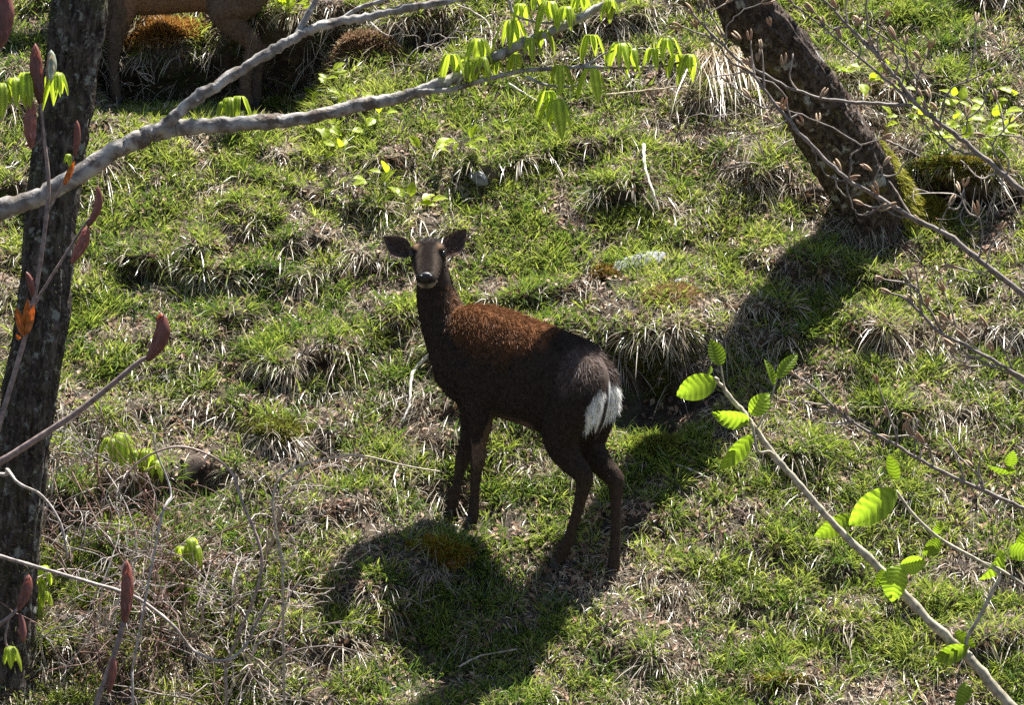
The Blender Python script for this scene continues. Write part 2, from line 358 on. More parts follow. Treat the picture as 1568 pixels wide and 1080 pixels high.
# ------------------------------------------------------------------ grass, straw, litter: nobody could count them
DOWN = np.array([0, -0.62, -0.78])
def blades(p0, d0, L, wd, bend, col, root_mul, tip_mul, name, mat, gdir=None, ts=(0, 0.4, 0.75, 1.0), ws=(0.75, 1.0, 0.7), parent=None):
    n = len(p0); ts = np.array(ts)
    g = np.broadcast_to(np.array([0, -0.45, -0.9]) if gdir is None else gdir, (n, 3))
    r = unit(rng.normal(size=(n, 3))); side = unit(np.cross(d0, r))
    pos = p0[:, None] + L[:, None, None] * (d0[:, None] * ts[None, :, None] + g[:, None] * (bend[:, None] * ts[None] ** 2)[..., None])
    m = len(ts) - 1; V = np.empty((n, 2 * m + 1, 3), np.float32)
    for k in range(m):
        V[:, 2 * k] = pos[:, k] - side * (wd * ws[k] * 0.5)[:, None]; V[:, 2 * k + 1] = pos[:, k] + side * (wd * ws[k] * 0.5)[:, None]
    V[:, 2 * m] = pos[:, m]
    C = np.empty((n, 2 * m + 1, 3), np.float32)
    for k in range(m + 1):
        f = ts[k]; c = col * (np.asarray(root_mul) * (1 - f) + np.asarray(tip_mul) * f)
        if k < m: C[:, 2 * k] = c; C[:, 2 * k + 1] = c
        else: C[:, 2 * m] = c
    o = (np.arange(n) * (2 * m + 1))[:, None]
    Qs = [o + np.array([[2 * k, 2 * k + 1, 2 * k + 3, 2 * k + 2]]) for k in range(m - 1)]
    Tr = o + np.array([[2 * m - 2, 2 * m - 1, 2 * m]])
    me = mesh_np(name, V.reshape(-1, 3), np.concatenate(Qs) if Qs else None, Tr, C.reshape(-1, 3))
    return put(name, me, mat, parent)
def tufts(nt, per, dens, spread, urange=(U0, U1), vrange=(V0, V1)):
    """tuft centres by rejection on a density map, then blades round each centre"""
    u = rng.uniform(*urange, nt * 7); v = rng.uniform(*vrange, nt * 7)
    core = (abs(u) < 2.6) & (v < 4.0); pr = dens(u, v) * np.where(core, 1.0, 0.15)
    k = np.where(rng.uniform(size=len(u)) < pr)[0][:nt]; u = u[k]; v = v[k]
    tid = np.repeat(np.arange(len(u)), per)
    ang = rng.uniform(0, 2 * np.pi, len(tid)); rad = spread * np.sqrt(rng.uniform(size=len(tid)))
    return u, v, tid, u[tid] + rad * np.cos(ang), v[tid] + rad * np.sin(ang), ang, rad / spread
def steep(u, v):
    _, n = surf(u, v); return n
def lit_dry(u, v):
    return 0.72 * fbm(u / 0.13 + 9, v / 0.10 - 3, 55, 3) + 0.28 * fbm(u / 0.7 + 2, v / 0.6 - 5, 57, 2)
# bare spots (leaf litter shows) and rank of green
def bare(u, v): return sstep(0.60, 0.72, fbm(u / 0.17 - 5, v / 0.13 + 11, 91, 3))
def facing(u, v):
    n = steep(u, v); return sstep(0.62, 0.98, -n[..., 1])     # 1 on faces that hang over the valley side
_vo = np.clip(hol[iu0:iu0 + len(uf), iv0:iv0 + len(vf)] / 0.05, 0, 1) + sstep(0, 0.12, (bs - BLEN)[iu0:iu0 + len(uf), iv0:iv0 + len(vf)] + 0.03) * (1 - sstep(0.07, 0.10, (bs - BLEN)[iu0:iu0 + len(uf), iv0:iv0 + len(vf)])) * bw[iu0:iu0 + len(uf), iv0:iv0 + len(vf)]
def void(u, v):
    a = np.clip(((np.asarray(u) - U0) / ST).astype(int), 0, len(uf) - 1); b = np.clip(((np.asarray(v) - V0) / ST).astype(int), 0, len(vf) - 1); return np.clip(_vo[a, b], 0, 1)
def dens_green(u, v):
    return np.clip((1 - 0.85 * facing(u, v)) * (1 - 0.85 * bare(u, v)) * (0.26 + 1.0 * sstep(0.42, 0.60, 1 - lit_dry(u, v))) * (1 - 0.97 * void(u, v)), 0, 1)
def dens_straw(u, v):
    return np.clip(((0.30 + 0.9 * sstep(0.38, 0.56, lit_dry(u, v))) * (1 - 0.5 * bare(u, v)) + 0.2 * facing(u, v)) * (1 - 0.93 * void(u, v)), 0, 1)
# fresh green tufts
u, v, tid, bu, bv, ang, rr = tufts(12500, 26, dens_green, 0.028)
p, n = surf(bu, bv); cnt = len(u)
tl = rng.uniform(0.045, 0.105, cnt) * (0.75 + 0.6 * fbm(u / 0.6, v / 0.6, 8, 2)); tc_ = rng.uniform(size=cnt)
out = np.stack([np.cos(ang), np.sin(ang) * 0.84, np.sin(ang) * 0.55], -1)
d0 = unit(n * 0.45 + np.array([0, -0.05, 0.75]) + out * (0.25 + 0.75 * rr)[:, None] + rng.normal(size=(len(tid), 3)) * 0.16)
ga = np.array([0.205, 0.28, 0.058]); gb = np.array([0.39, 0.445, 0.145]); gc = np.array([0.075, 0.145, 0.035])
mix = np.clip(tc_[tid] * 0.75 + rng.uniform(-.2, .2, len(tid)) + 0.5 * (fbm(bu / 0.7 + 3, bv / 0.7, 61, 2) - 0.5), 0, 1)[:, None]
col = np.where(mix < 0.35, gc + (ga - gc) * mix / 0.35, ga + (gb - ga) * (mix - 0.35) / 0.65)
L = tl[tid] * rng.uniform(0.6, 1.15, len(tid))
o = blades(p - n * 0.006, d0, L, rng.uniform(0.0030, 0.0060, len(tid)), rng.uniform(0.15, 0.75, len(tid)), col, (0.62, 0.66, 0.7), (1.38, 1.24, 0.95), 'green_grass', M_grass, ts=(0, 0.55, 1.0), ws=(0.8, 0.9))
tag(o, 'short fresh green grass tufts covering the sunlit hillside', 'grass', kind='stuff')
# dry straw, draped down the slope
u, v, tid, bu, bv, ang, rr = tufts(9800, 22, dens_straw, 0.034)
p, n = surf(bu, bv); cnt = len(u)
fc = facing(bu, bv); tl = rng.uniform(0.04, 0.11, cnt) * (1 + 0.5 * facing(u, v)); tc_ = rng.uniform(size=cnt); lean = rng.normal(size=(cnt, 3)) * 0.25
out = np.stack([np.cos(ang), np.sin(ang) * 0.84, np.sin(ang) * 0.55], -1)
d0 = unit(n * 0.55 + np.array([0, -0.1, 0.2]) + out * (0.5 + 0.5 * rr)[:, None] + lean[tid] * 1.4 + rng.normal(size=(len(tid), 3)) * 0.40)
sa = np.array([0.50, 0.45, 0.35]); sb = np.array([0.22, 0.155, 0.105]); sc_ = np.array([0.74, 0.70, 0.62])
mix = np.clip(tc_[tid] * 0.7 + rng.uniform(-.1, .4, len(tid)), 0, 1)[:, None]
col = np.where(mix < 0.5, sb + (sa - sb) * mix / 0.5, sa + (sc_ - sa) * (mix - 0.5) / 0.5)
L = tl[tid] * rng.uniform(0.5, 1.2, len(tid))
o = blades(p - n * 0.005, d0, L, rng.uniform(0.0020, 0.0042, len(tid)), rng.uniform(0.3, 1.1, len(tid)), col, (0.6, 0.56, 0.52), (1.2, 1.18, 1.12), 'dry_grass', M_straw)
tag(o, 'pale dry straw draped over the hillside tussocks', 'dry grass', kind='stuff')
# matted thatch of short broken straw close to the soil
n = 78000
bu = rng.uniform(-2.7, 2.7, n); bv = rng.uniform(V0, 4.2, n); k = rng.uniform(size=n) < (0.35 + 0.65 * np.maximum(bare(bu, bv), sstep(.4, .6, lit_dry(bu, bv)))) * (1 - 0.85 * void(bu, bv)); bu = bu[k]; bv = bv[k]; n = len(bu)
p, nn = surf(bu, bv); d0 = unit(np.cross(nn, rng.normal(size=(n, 3)))) ; d0 = unit(d0 + nn * rng.uniform(0.05, 0.7, n)[:, None] + np.array([0, -.15, -.1]))
mix = rng.uniform(size=(n, 1)); col = np.array([0.15, 0.098, 0.065]) * (1 - mix) + np.array([0.56, 0.49, 0.40]) * mix
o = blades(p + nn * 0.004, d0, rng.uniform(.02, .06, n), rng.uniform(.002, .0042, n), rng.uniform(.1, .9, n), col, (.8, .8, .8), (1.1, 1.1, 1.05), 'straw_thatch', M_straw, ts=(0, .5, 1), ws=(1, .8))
tag(o, 'matted broken straw lying on the soil between tufts', 'thatch', kind='stuff')
# brown leaf litter
nl = 42000
u = rng.uniform(-2.8, 2.8, nl * 3); v = rng.uniform(V0, 4.3, nl * 3)
k = np.where(rng.uniform(size=len(u)) < (0.3 + 0.7 * bare(u, v)) * (1 - 0.7 * void(u, v)))[0][:nl]; u = u[k]; v = v[k]
p, n = surf(u, v); a = unit(np.cross(n, rng.normal(size=p.shape))); b = np.cross(n, a); a = unit(a + n * rng.normal(size=(len(p), 1)) * 0.45)
s1 = rng.uniform(0.006, 0.020, len(p))[:, None]; s2 = s1 * rng.uniform(0.3, 0.6, len(p))[:, None]; c0 = p + n * rng.uniform(0.003, 0.02, len(p))[:, None]
V = np.stack([c0 - a * s1, c0 - b * s2 + n * s2 * 0.4, c0 + a * s1, c0 + b * s2 + n * s2 * 0.4], 1)
cc = np.array([[0.17, 0.085, 0.045], [0.26, 0.15, 0.085], [0.09, 0.05, 0.032], [0.34, 0.24, 0.15]])[rng.integers(0, 4, len(p))]
o_ = np.arange(len(p))[:, None] * 4
T_ = np.concatenate([o_ + np.array([[0, 1, 2]]), o_ + np.array([[0, 2, 3]])])
o = put('leaf_litter', mesh_np('leaf_litter', V.reshape(-1, 3), None, T_, np.repeat(cc, 4, 0), smooth=False), M_litter)
tag(o, 'brown fallen leaf fragments lying between the grass tufts', 'leaf litter', kind='stuff')
# ------------------------------------------------------------------ deer
def loft(rings, k=22, sub=4, power=2.3):
    """rings: (centre, half axis a, half axis b); smooth loft with rounded ends"""
    C = catmull([r[0] for r in rings], sub); A = catmull([r[1] for r in rings], sub); Bx = catmull([r[2] for r in rings], sub)
    th = np.linspace(0, 2 * np.pi, k, endpoint=False); ct, st_ = np.cos(th), np.sin(th)
    e = 2.0 / power; ca = np.sign(ct) * abs(ct) ** e; sb = np.sign(st_) * abs(st_) ** e
    V = C[:, None] + ca[None, :, None] * A[:, None] + sb[None, :, None] * Bx[:, None]; m = len(C)
    i, j = np.meshgrid(np.arange(m - 1), np.arange(k), indexing='ij'); j2 = (j + 1) % k
    Q = np.stack([i * k + j, i * k + j2, (i + 1) * k + j2, (i + 1) * k + j], -1).reshape(-1, 4)
    V = np.concatenate([V.reshape(-1, 3), C[:1], C[-1:]]); jj = np.arange(k); j3 = (jj + 1) % k
    T = np.concatenate([np.stack([np.full(k, m * k), j3, jj], -1), np.stack([np.full(k, m * k + 1), (m - 1) * k + jj, (m - 1) * k + j3], -1)])
    return V, Q, T
def leg(mb, pts, rad, fwd, lat):
    path = catmull(pts, 5); r = catmull(np.array(rad)[:, None], 5)[:, 0]
    T = unit(np.gradient(path, axis=0)); rings = []
    for p, t, q in zip(path, T, r):
        a = unit(fwd - t * (fwd @ t)); b = unit(np.cross(t, a)); rings.append((p, a * q * 1.12, b * q * 0.9))
    mb.add(*loft(rings, 16, 1, 2.0))
def ellips(mb, c, ax):
    n = 12; th = np.linspace(0, np.pi, n); rings = []
    for t in th: rings.append((c + ax[0] * math.cos(t), ax[1] * max(math.sin(t), 0.05), ax[2] * max(math.sin(t), 0.05)))
    mb.add(*loft(rings, 18, 1, 2.0))
def remesh(mb, name, voxel=0.007, smooth=5):
    me = mb.mesh(name); ob = bpy.data.objects.new(name, me); COL.objects.link(ob)
    r = ob.modifiers.new('r', 'REMESH'); r.mode = 'VOXEL'; r.voxel_size = voxel
    s = ob.modifiers.new('s', 'SMOOTH'); s.factor = 0.5; s.iterations = smooth
    dg = bpy.context.evaluated_depsgraph_get(); dg.update()
    out = bpy.data.meshes.new_from_object(ob.evaluated_get(dg), depsgraph=dg)
    bpy.data.objects.remove(ob); bpy.data.meshes.remove(me)
    n = len(out.vertices); co = np.empty(n * 3, np.float32); out.vertices.foreach_get("co", co); co = co.reshape(-1, 3).astype(float)
    out.calc_loop_triangles(); tr = np.empty(len(out.loop_triangles) * 3, np.int32); out.loop_triangles.foreach_get("vertices", tr)
    bpy.data.meshes.remove(out); return co, tr.reshape(-1, 3)
def ear(mb, basep, tip, nrm, width, col_in, col_out):
    """cupped ear: an inner and an outer skin joined at the rim, open to the front"""
    m, k = 11, 9; t = np.linspace(0, 1, m); ax = tip - basep; side = unit(np.cross(nrm, ax)); nrm = unit(np.cross(ax, side))
    prof = np.array([0.40, 0.62, 0.83, 0.96, 1.0, 0.95, 0.84, 0.68, 0.48, 0.26, 0.03]) * width / 2
    c = np.linspace(-1, 1, k); cup = (c ** 2) * (1 - 0.5 * t[:, None])
    V = basep + ax * t[:, None, None] + side * (prof[:, None] * c[None])[..., None] + nrm * (prof[:, None] * cup * 0.75)[..., None] - nrm * (0.022 * np.sin(np.pi * t))[:, None, None]
    Vb = V - nrm * 0.006 * (1 - c[None, :, None] ** 2 * 0.9)
    i, j = np.meshgrid(np.arange(m - 1), np.arange(k - 1), indexing='ij')
    Q = np.stack([i * k + j, i * k + j + 1, (i + 1) * k + j + 1, (i + 1) * k + j], -1).reshape(-1, 4); n0 = m * k
    rim = []
    for i in range(m - 1):
        for j in (0, k - 1): rim.append([i * k + j, (i + 1) * k + j, n0 + (i + 1) * k + j, n0 + i * k + j])
    edge = (abs(c)[None, :, None] ** 3) * np.ones((m, 1, 1))
    Ci = np.array(col_in) * (1 - edge) + np.array(col_in) * 1.6 * edge
    mb.add(np.concatenate([V.reshape(-1, 3), Vb.reshape(-1, 3)]), np.concatenate([Q, Q[:, ::-1] + n0, np.array(rim)]), None,
           np.concatenate([Ci.reshape(-1, 3), np.tile(np.array(col_out), (n0, 1))]))

def build_deer(A, F, L, body, legs, neck, head, colour_fn, label, nhair, voxel, loc, hoofs):
    Z = np.array([0, 0, 1.0]); S = lambda px, py, lat=0.0: on_plane(px, py, A, L, lat)
    mb = MB()
    rings = []
    for (tx, ty, bx, by, hw) in body:
        T, Bt = S(tx, ty), S(bx, by); rings.append(((T + Bt) / 2, (T - Bt) / 2, L * hw))
    mb.add(*loft(rings, 24, 5, 2.25))
    rings = []
    for (tx, ty, bx, by, hw) in neck:
        T, Bt = S(tx, ty), S(bx, by); rings.append(((T + Bt) / 2, (T - Bt) / 2, L * hw))
    mb.add(*loft(rings, 20, 5, 2.0))
    for pts in legs.values():
        leg(mb, [S(a, b, c) for a, b, c, r in pts], [r for *_, r in pts], F, L)
    hf, hu, hr, H0 = head['f'], head['u'], head['r'], S(*head['px'])
    mb.add(*loft([(H0 + hf * t + hu * (o + (a - b) / 2), hu * (a + b) / 2, hr * wd) for t, o, wd, a, b in head['rings']], 20, 5, 2.15))
    for s in (-1, 1):   # brow, cheek
        ellips(mb, H0 + hf * 0.072 + hu * 0.030 + hr * s * 0.047, (hf * 0.030, hu * 0.016, hr * 0.017))
        ellips(mb, H0 + hf * 0.055 - hu * 0.022 + hr * s * 0.042, (hf * 0.045, hu * 0.035, hr * 0.022))
    for e in legs.get('extra', []): pass
    co, tr = remesh(mb, 'body', voxel)
    col, hl, lift = colour_fn(co)
    fb = MB(); fb.add(co, None, tr, col)
    for s in (-1, 1):
        eb, et = head['ears'][0 if s < 0 else 1]
        ear(fb, P(eb[0], eb[1], pix(H0)[2] + 0.0), P(et[0], et[1], pix(H0)[2] + head['earback']), -CF if head['earnrm'] is None else head['earnrm'], head['earw'], (0.085, 0.058, 0.048), (0.055, 0.04, 0.033))
    root = thing('deer', loc, label, 'deer')
    eh = []
    bo = put('body', fb.mesh('body'), M_hide, root)
    # fur, laid along the body
    a, b, c = co[tr[:, 0]], co[tr[:, 1]], co[tr[:, 2]]; cr = np.cross(b - a, c - a); ar = np.linalg.norm(cr, axis=1)
    k = rng.choice(len(tr), nhair, p=ar / ar.sum()); r1 = np.sqrt(rng.uniform(size=nhair))[:, None]; r2 = rng.uniform(size=nhair)[:, None]
    p = a[k] * (1 - r1) + b[k] * r1 * (1 - r2) + c[k] * r1 * r2; n = unit(cr[k])
    colh, hl, lift = colour_fn(p)
    fl = head['flow'](p); flow = unit(fl - n * np.sum(fl * n, 1)[:, None] + rng.normal(size=p.shape) * 0.25)
    d0 = unit(flow + n * lift[:, None]); ln = hl * rng.uniform(0.6, 1.3, nhair)
    fo = blades(p - n * 0.002, d0, ln, rng.uniform(0.0013, 0.0024, nhair), rng.uniform(0.0, 0.35, nhair), colh * rng.uniform(0.7, 1.35, (nhair, 1)),
                (0.75, 0.75, 0.75), (1.2, 1.2, 1.2), 'fur', M_fur, gdir=np.array([0, 0, -1.0]), ts=(0, 0.55, 1), ws=(1, 0.8), parent=root)
    fo["kind"] = "stuff"
    for s in (0, 1):     # hair in and round the ears
        eb, et = head['ears'][s]; d_ = pix(H0)[2]; b0 = P(eb[0], eb[1], d_); t0 = P(et[0], et[1], d_ + head['earback']); ax = t0 - b0; nm = unit(-CF); sd_ = unit(np.cross(nm, ax)); m_ = 420
        q = rng.uniform(0, 0.85, m_); side_ = rng.uniform(-1, 1, m_); wv = np.interp(q, [0, .4, .7, 1], [.4, 1, .7, .05]) * head['earw'] / 2
        pp = b0 + ax * q[:, None] + sd_ * (side_ * wv)[:, None] + nm * (wv * side_ ** 2 * .6 * (1 - .5 * q) - .02 * np.sin(np.pi * q))[:, None]
        dd = unit(unit(ax) + sd_ * (side_ * 0.7)[:, None] + nm * 0.25 + rng.normal(size=(m_, 3)) * 0.3)
        eo = blades(pp, dd, rng.uniform(.012, .03, m_), rng.uniform(.0012, .002, m_), rng.uniform(0, .3, m_), np.array([0.13, 0.09, 0.068]) * rng.uniform(.4, 1.8, (m_, 1)), (.8, .8, .8), (1.2, 1.2, 1.2), 'ear_hair', M_fur, ts=(0, .55, 1), ws=(1, .8), parent=root); eo["kind"] = "stuff"
    # eyes, nose
    for s in (-1, 1):
        e = MB(); ellips(e, H0 + hf * 0.082 + hu * 0.012 + hr * s * 0.055, (hf * 0.020, hu * 0.016, hr * 0.014)); put('eye', e.mesh('eye'), M_eye, root)
    e = MB(); nt_ = head['nose']; ellips(e, H0 + hf * nt_[0] + hu * nt_[1], (hf * 0.014, hu * 0.019, hr * 0.027))
    for s in (-1, 1): ellips(e, H0 + hf * (nt_[0] + 0.008) + hu * (nt_[1] + 0.002) + hr * s * 0.017, (hf * 0.008, hu * 0.010, hr * 0.009))
    put('nose', e.mesh('nose'), M_nose, root)
    for (px, py, lat) in hoofs.values():
        f0 = S(px, py, lat); e = MB()
        for s in (-1, 1):
            o = f0 + L * s * 0.010
            e.add(*loft([(o + Z * 0.042 - F * 0.006, F * 0.014, L * 0.009), (o + Z * 0.022 + F * 0.004, F * 0.021, L * 0.011), (o + Z * 0.002 + F * 0.010, F * 0.028, L * 0.012), (o - Z * 0.012 + F * 0.012, F * 0.029, L * 0.012)], 12, 2, 2.2))
        put('hoof', e.mesh('hoof'), M_hoof, root)
    return root, S, H0

# ---- the deer that looks back at the camera
BODY = [(920, 568, 915, 590, .03), (914, 546, 908, 625, .085), (897, 524, 893, 652, .120), (872, 513, 868, 662, .132), (842, 503, 838, 662, .138), (800, 488, 800, 647, .140), (765, 475, 765, 637, .142),
        (738, 469, 738, 632, .132), (715, 469, 712, 620, .115), (698, 474, 690, 603, .095), (684, 490, 676, 585, .07), (674, 510, 670, 565, .03)]
NECK = [(735, 490, 712, 600, .085), (706, 470, 676, 576, .088), (697, 455, 660, 535, .076), (691, 440, 649, 500, .066), (687, 423, 643, 470, .058), (682, 405, 641, 442, .052), (675, 390, 642, 418, .048)]
LEGS = {'LF': [(728, 560, .075, .085), (731, 600, .085, .068), (735, 640, .085, .046), (733, 678, .075, .029), (731, 706, .068, .0275), (729, 724, .065, .021), (727, 755, .055, .0175), (725, 785, .048, .021), (723, 800, .045, .019)],
        'RF': [(722, 570, -.075, .075), (724, 610, -.085, .060), (723, 645, -.080, .042), (715, 680, -.065, .028), (708, 705, -.055, .0265), (704, 722, -.05, .020), (698, 752, -.035, .0175), (693, 776, -.025, .021), (690, 788, -.02, .019)],
        'LH': [(894, 545, .03, .03), (890, 558, .045, .065), (885, 580, .06, .092), (876, 618, .085, .092), (862, 655, .095, .074), (862, 683, .092, .060), (876, 708, .085, .044), (894, 730, .075, .034), (892, 750, .068, .0245), (883, 787, .055, .0195), (870, 828, .042, .0200), (860, 848, .037, .0225), (854, 861, .035, .020)],
        'RH': [(908, 545, -.03, .03), (908, 558, -.045, .06), (908, 580, -.064, .086), (909, 618, -.088, .090), (905, 655, -.095, .068), (905, 685, -.092, .052), (922, 712, -.088, .040), (942, 734, -.083, .032), (943, 752, -.08, .0235), (943, 790, -.07, .0185), (942, 836, -.063, .0190), (940, 862, -.06, .022), (938, 876, -.06, .020)]}
_c, _s = math.cos(math.radians(20)), math.sin(math.radians(20))
HF = unit(-CF * _c - CU * _s - CR * 0.03); HR = unit(CR + CF * -0.03); HU = unit(np.cross(HR, -HF)); HU = HU if HU @ CU > 0 else -HU
def hang(z_): return z_
_S = lambda px, py, lat=0.0: on_plane(px, py, DA, DL, lat)
_H0 = _S(657, 383)
def loc_sz(px, py):
    q = _S(px, py) - DA; return q @ DF, q[2]
s_tail, z_tail = loc_sz(912, 545); s_with, z_with = loc_sz(738, 470); s_loin, z_loin = loc_sz(860, 510); s_ch, z_ch = loc_sz(690, 520)
zr1 = loc_sz(915, 592)[1]; zr2 = loc_sz(915, 650)[1]
def colour_main(p):
    q = p - DA; s = q @ DF; lat = q @ DL; z = q[:, 2]; n = len(p)
    nz = fbm(s * 14 + 3, z * 14 + lat * 9, 41, 3) - 0.5; nf = fbm(s * 60, z * 45 + lat * 30, 42, 2) - 0.5
    col = np.tile([0.036, 0.027, 0.021], (n, 1)); hl = np.full(n, 0.014); lift = np.full(n, 0.22)
    top = np.interp(s, [s_tail, s_loin, s_with, s_ch], [z_tail, z_loin, z_with, z_with - 0.02])      # back line
    depth = top - z
    trunk = (s < s_ch + 0.06) & (z > loc_sz(800, 700)[1])
    # russet saddle from withers to loin
    edge = np.interp(s, [s_loin - 0.02, s_loin + 0.10, s_with - 0.05, s_with + 0.06, s_ch + 0.05], [0.015, 0.06, 0.15, 0.09, -0.08]) + nz * 0.18 + nf * 0.05
    m = sstep(0.09, -0.05, depth - edge) * trunk * sstep(s_loin - 0.03, s_loin + 0.03, s + nz * 0.05) * (1 - sstep(s_ch - 0.09, s_ch + 0.03, s + nz * 0.08))
    m = np.where(rng.uniform(size=n) < m, 0.3 + 0.7 * m, m * 0.3); rus = np.array([0.165, 0.074, 0.032]); rus2 = np.array([0.085, 0.050, 0.030])
    mm = sstep(0.05, 0.18, depth)[:, None]
    col = col * (1 - m[:, None]) + (rus * (1 - mm) + rus2 * mm) * m[:, None]; hl = hl + 0.016 * m; lift = lift + 0.25 * m
    # dark band over the croup: the tree's shadow put into the coat colour
    m = trunk * sstep(0.035, -0.03, s - s_loin + nz * 0.04) * sstep(0.05, 0.02, depth) * (s > s_tail - 0.0)
    col = col * (1 - m[:, None]) + np.array([0.024, 0.017, 0.013]) * m[:, None]
    # grey brown croup, long hair
    m = sstep(s_tail + 0.10, s_tail + 0.03, s + nz * 0.05) * sstep(zr1 - 0.03, zr1 + 0.03, z + nz * 0.03) * sstep(z_tail + 0.05, z_tail, z)
    g = np.array([0.11, 0.08, 0.066])
    col = col * (1 - m[:, None]) + (g * (1 + nf[:, None])) * m[:, None]; hl = hl + 0.012 * m; lift = lift + 0.15 * m
    # white rump patch
    cz = (zr1 + zr2) / 2; hz = (zr1 - zr2) / 2
    e = ((abs(lat) - 0.052) / 0.066) ** 2 + ((z - cz + 0.002) / (hz * 1.05)) ** 2 + nz * 0.9 + nf * 0.8
    m = sstep(1.1, 0.8, e) * sstep(s_tail + 0.115, s_tail + 0.09, s)
    col = col * (1 - m[:, None]) + np.array([0.80, 0.78, 0.74]) * m[:, None]; hl = hl + 0.014 * m
    # belly and legs
    zb = loc_sz(780, 640)[1]
    m = sstep(zb + 0.05, zb - 0.01, z) * (abs(lat) < 0.10) * (s > s_tail + 0.22) * (s < s_with - 0.02)
    col = col * (1 - 0.7 * m[:, None]) + np.array([0.19, 0.125, 0.085]) * 0.7 * m[:, None]
    zl = loc_sz(800, 700)[1]; m = sstep(zl + 0.04, zl - 0.1, z)
    col = col * (1 - m[:, None]) + np.array([0.052, 0.036, 0.027]) * m[:, None]; hl = hl * (1 - 0.4 * m)
    # inner thighs paler
    m = sstep(0.05, 0.02, abs(lat)) * sstep(zr2 + 0.01, zr2 - 0.05, z) * (s < s_tail + 0.16) * (z > zl - 0.08)
    col = col * (1 - 0.6 * m[:, None]) + np.array([0.30, 0.22, 0.14]) * 0.6 * m[:, None]
    # head
    h = p - _H0; t = h @ HF; up = h @ HU; sd = h @ HR
    hd = (t > -0.035) & (abs(sd) < 0.10) & (up > -0.11) & (up < 0.09)
    face = np.array([0.046, 0.036, 0.029]); c2 = np.tile(face, (n, 1)) * (1 + nf[:, None] * 1.4)
    m = sstep(0.022, 0.034, up - t * 0.02) * sstep(0.055, 0.03, abs(sd)) * (t < 0.075); c2 = c2 * (1 - m[:, None]) + np.array([0.028, 0.022, 0.019]) * m[:, None]   # crown
    m = np.exp(-((t - 0.15) / 0.05) ** 2) * np.exp(-((abs(sd) - 0.034) / 0.010) ** 2) * (up > -0.03); c2 = c2 * (1 - m[:, None]) + np.array([0.075, 0.058, 0.045]) * m[:, None]
    m = sstep(0.026, 0.010, abs(sd) - 0.008 * sstep(0.12, 0.05, t) + nf * 0.012) * (t > 0.055) * sstep(-0.012, 0.004, up + 0.12 * (t - 0.08)); c2 = c2 * (1 - m[:, None]) + np.array([0.016, 0.012, 0.010]) * m[:, None]  # nose bridge
    m = np.exp(-((t - 0.075) / 0.025) ** 2 - ((abs(sd) - 0.044) / 0.010) ** 2) * (up > 0.030); c2 = c2 * (1 - m[:, None]) + np.array([0.19, 0.12, 0.07]) * m[:, None]   # brow
    m = np.exp(-((t - 0.21) / 0.03) ** 2) * sstep(-0.044, -0.054, up) * (0.35 + 0.65 * sstep(0.006, 0.014, abs(sd))); c2 = c2 * (1 - m[:, None]) + np.array([0.85, 0.70, 0.48]) * m[:, None]      # chin
    m = np.exp(-((t - 0.12) / 0.06) ** 2) * sstep(0.022, 0.036, abs(sd)) * sstep(0.0, -0.03, up); c2 = c2 * (1 - m[:, None]) + np.array([0.085, 0.066, 0.052]) * m[:, None]   # cheeks
    m = np.exp(-(((t - 0.085) / 0.026) ** 2 + ((up - 0.008) / 0.020) ** 2 + ((abs(sd) - 0.056) / 0.02) ** 2)); c2 = c2 * (1 - m[:, None]) + np.array([0.025, 0.02, 0.018]) * m[:, None]   # dark round the eye
    c2 = c2 * 0.75; fm = (hd * sstep(-0.03, 0.01, t))[:, None]
    col = col * (1 - fm) + c2 * fm; hl = hl * (1 - fm[:, 0]) + 0.008 * fm[:, 0] + 0.014 * fm[:, 0] * sstep(0.03, 0.045, up) * (t < 0.06)
    return col, hl, lift
def flow_main(p):
    q = p - DA; s = q @ DF; z = q[:, 2]; zl = loc_sz(800, 650)[1]
    f = -DF[None] * 0.8 + np.array([[0, 0, -0.55]])
    lo = sstep(zl + 0.05, zl - 0.08, z)[:, None]; f = f * (1 - lo) + np.array([[0, 0, -1.0]]) * lo
    nk = (sstep(s_ch - 0.05, s_ch + 0.02, s) * (z > z_ch - 0.1))[:, None]; f = f * (1 - nk) + np.array([[0.1, 0, -1.0]]) * nk
    rp = sstep(s_tail + 0.10, s_tail + 0.03, s)[:, None]; f = f * (1 - rp) + np.array([[0, 0, -1.0]]) * rp
    h = p - _H0; t = h @ HF; hd = ((np.linalg.norm(h - HF * 0.1, axis=1) < 0.17) & (t > -0.02))[:, None]
    return np.where(hd, -HF[None] + h * 2, f)
HEAD = dict(f=HF, u=HU, r=HR, px=(657, 383), nose=(0.238, -0.024), earback=0.03, earnrm=unit(-CF + CU * 0.1), earw=0.082, flow=flow_main,
            ears=[((628, 390), (587, 362)), ((681, 391), (714, 350))],
            rings=[(-.05, -.012, .028, .028, .03), (-.025, -.004, .050, .046, .06), (.015, .002, .062, .050, .072), (.055, .004, .066, .048, .070), (.095, -.002, .060, .042, .062), (.135, -.010, .050, .034, .058), (.175, -.018, .043, .027, .054), (.21, -.024, .039, .024, .050), (.233, -.028, .033, .020, .042), (.244, -.032, .018, .014, .028)])
gz = np.mean([f for f in foot_pts[:4]], axis=0)
deer, S1, _ = build_deer(DA, DF, DL, BODY, LEGS, NECK, HEAD, colour_main, 'dark brown deer with white rump looking back over its shoulder', 95000, 0.007, gz, FEET)
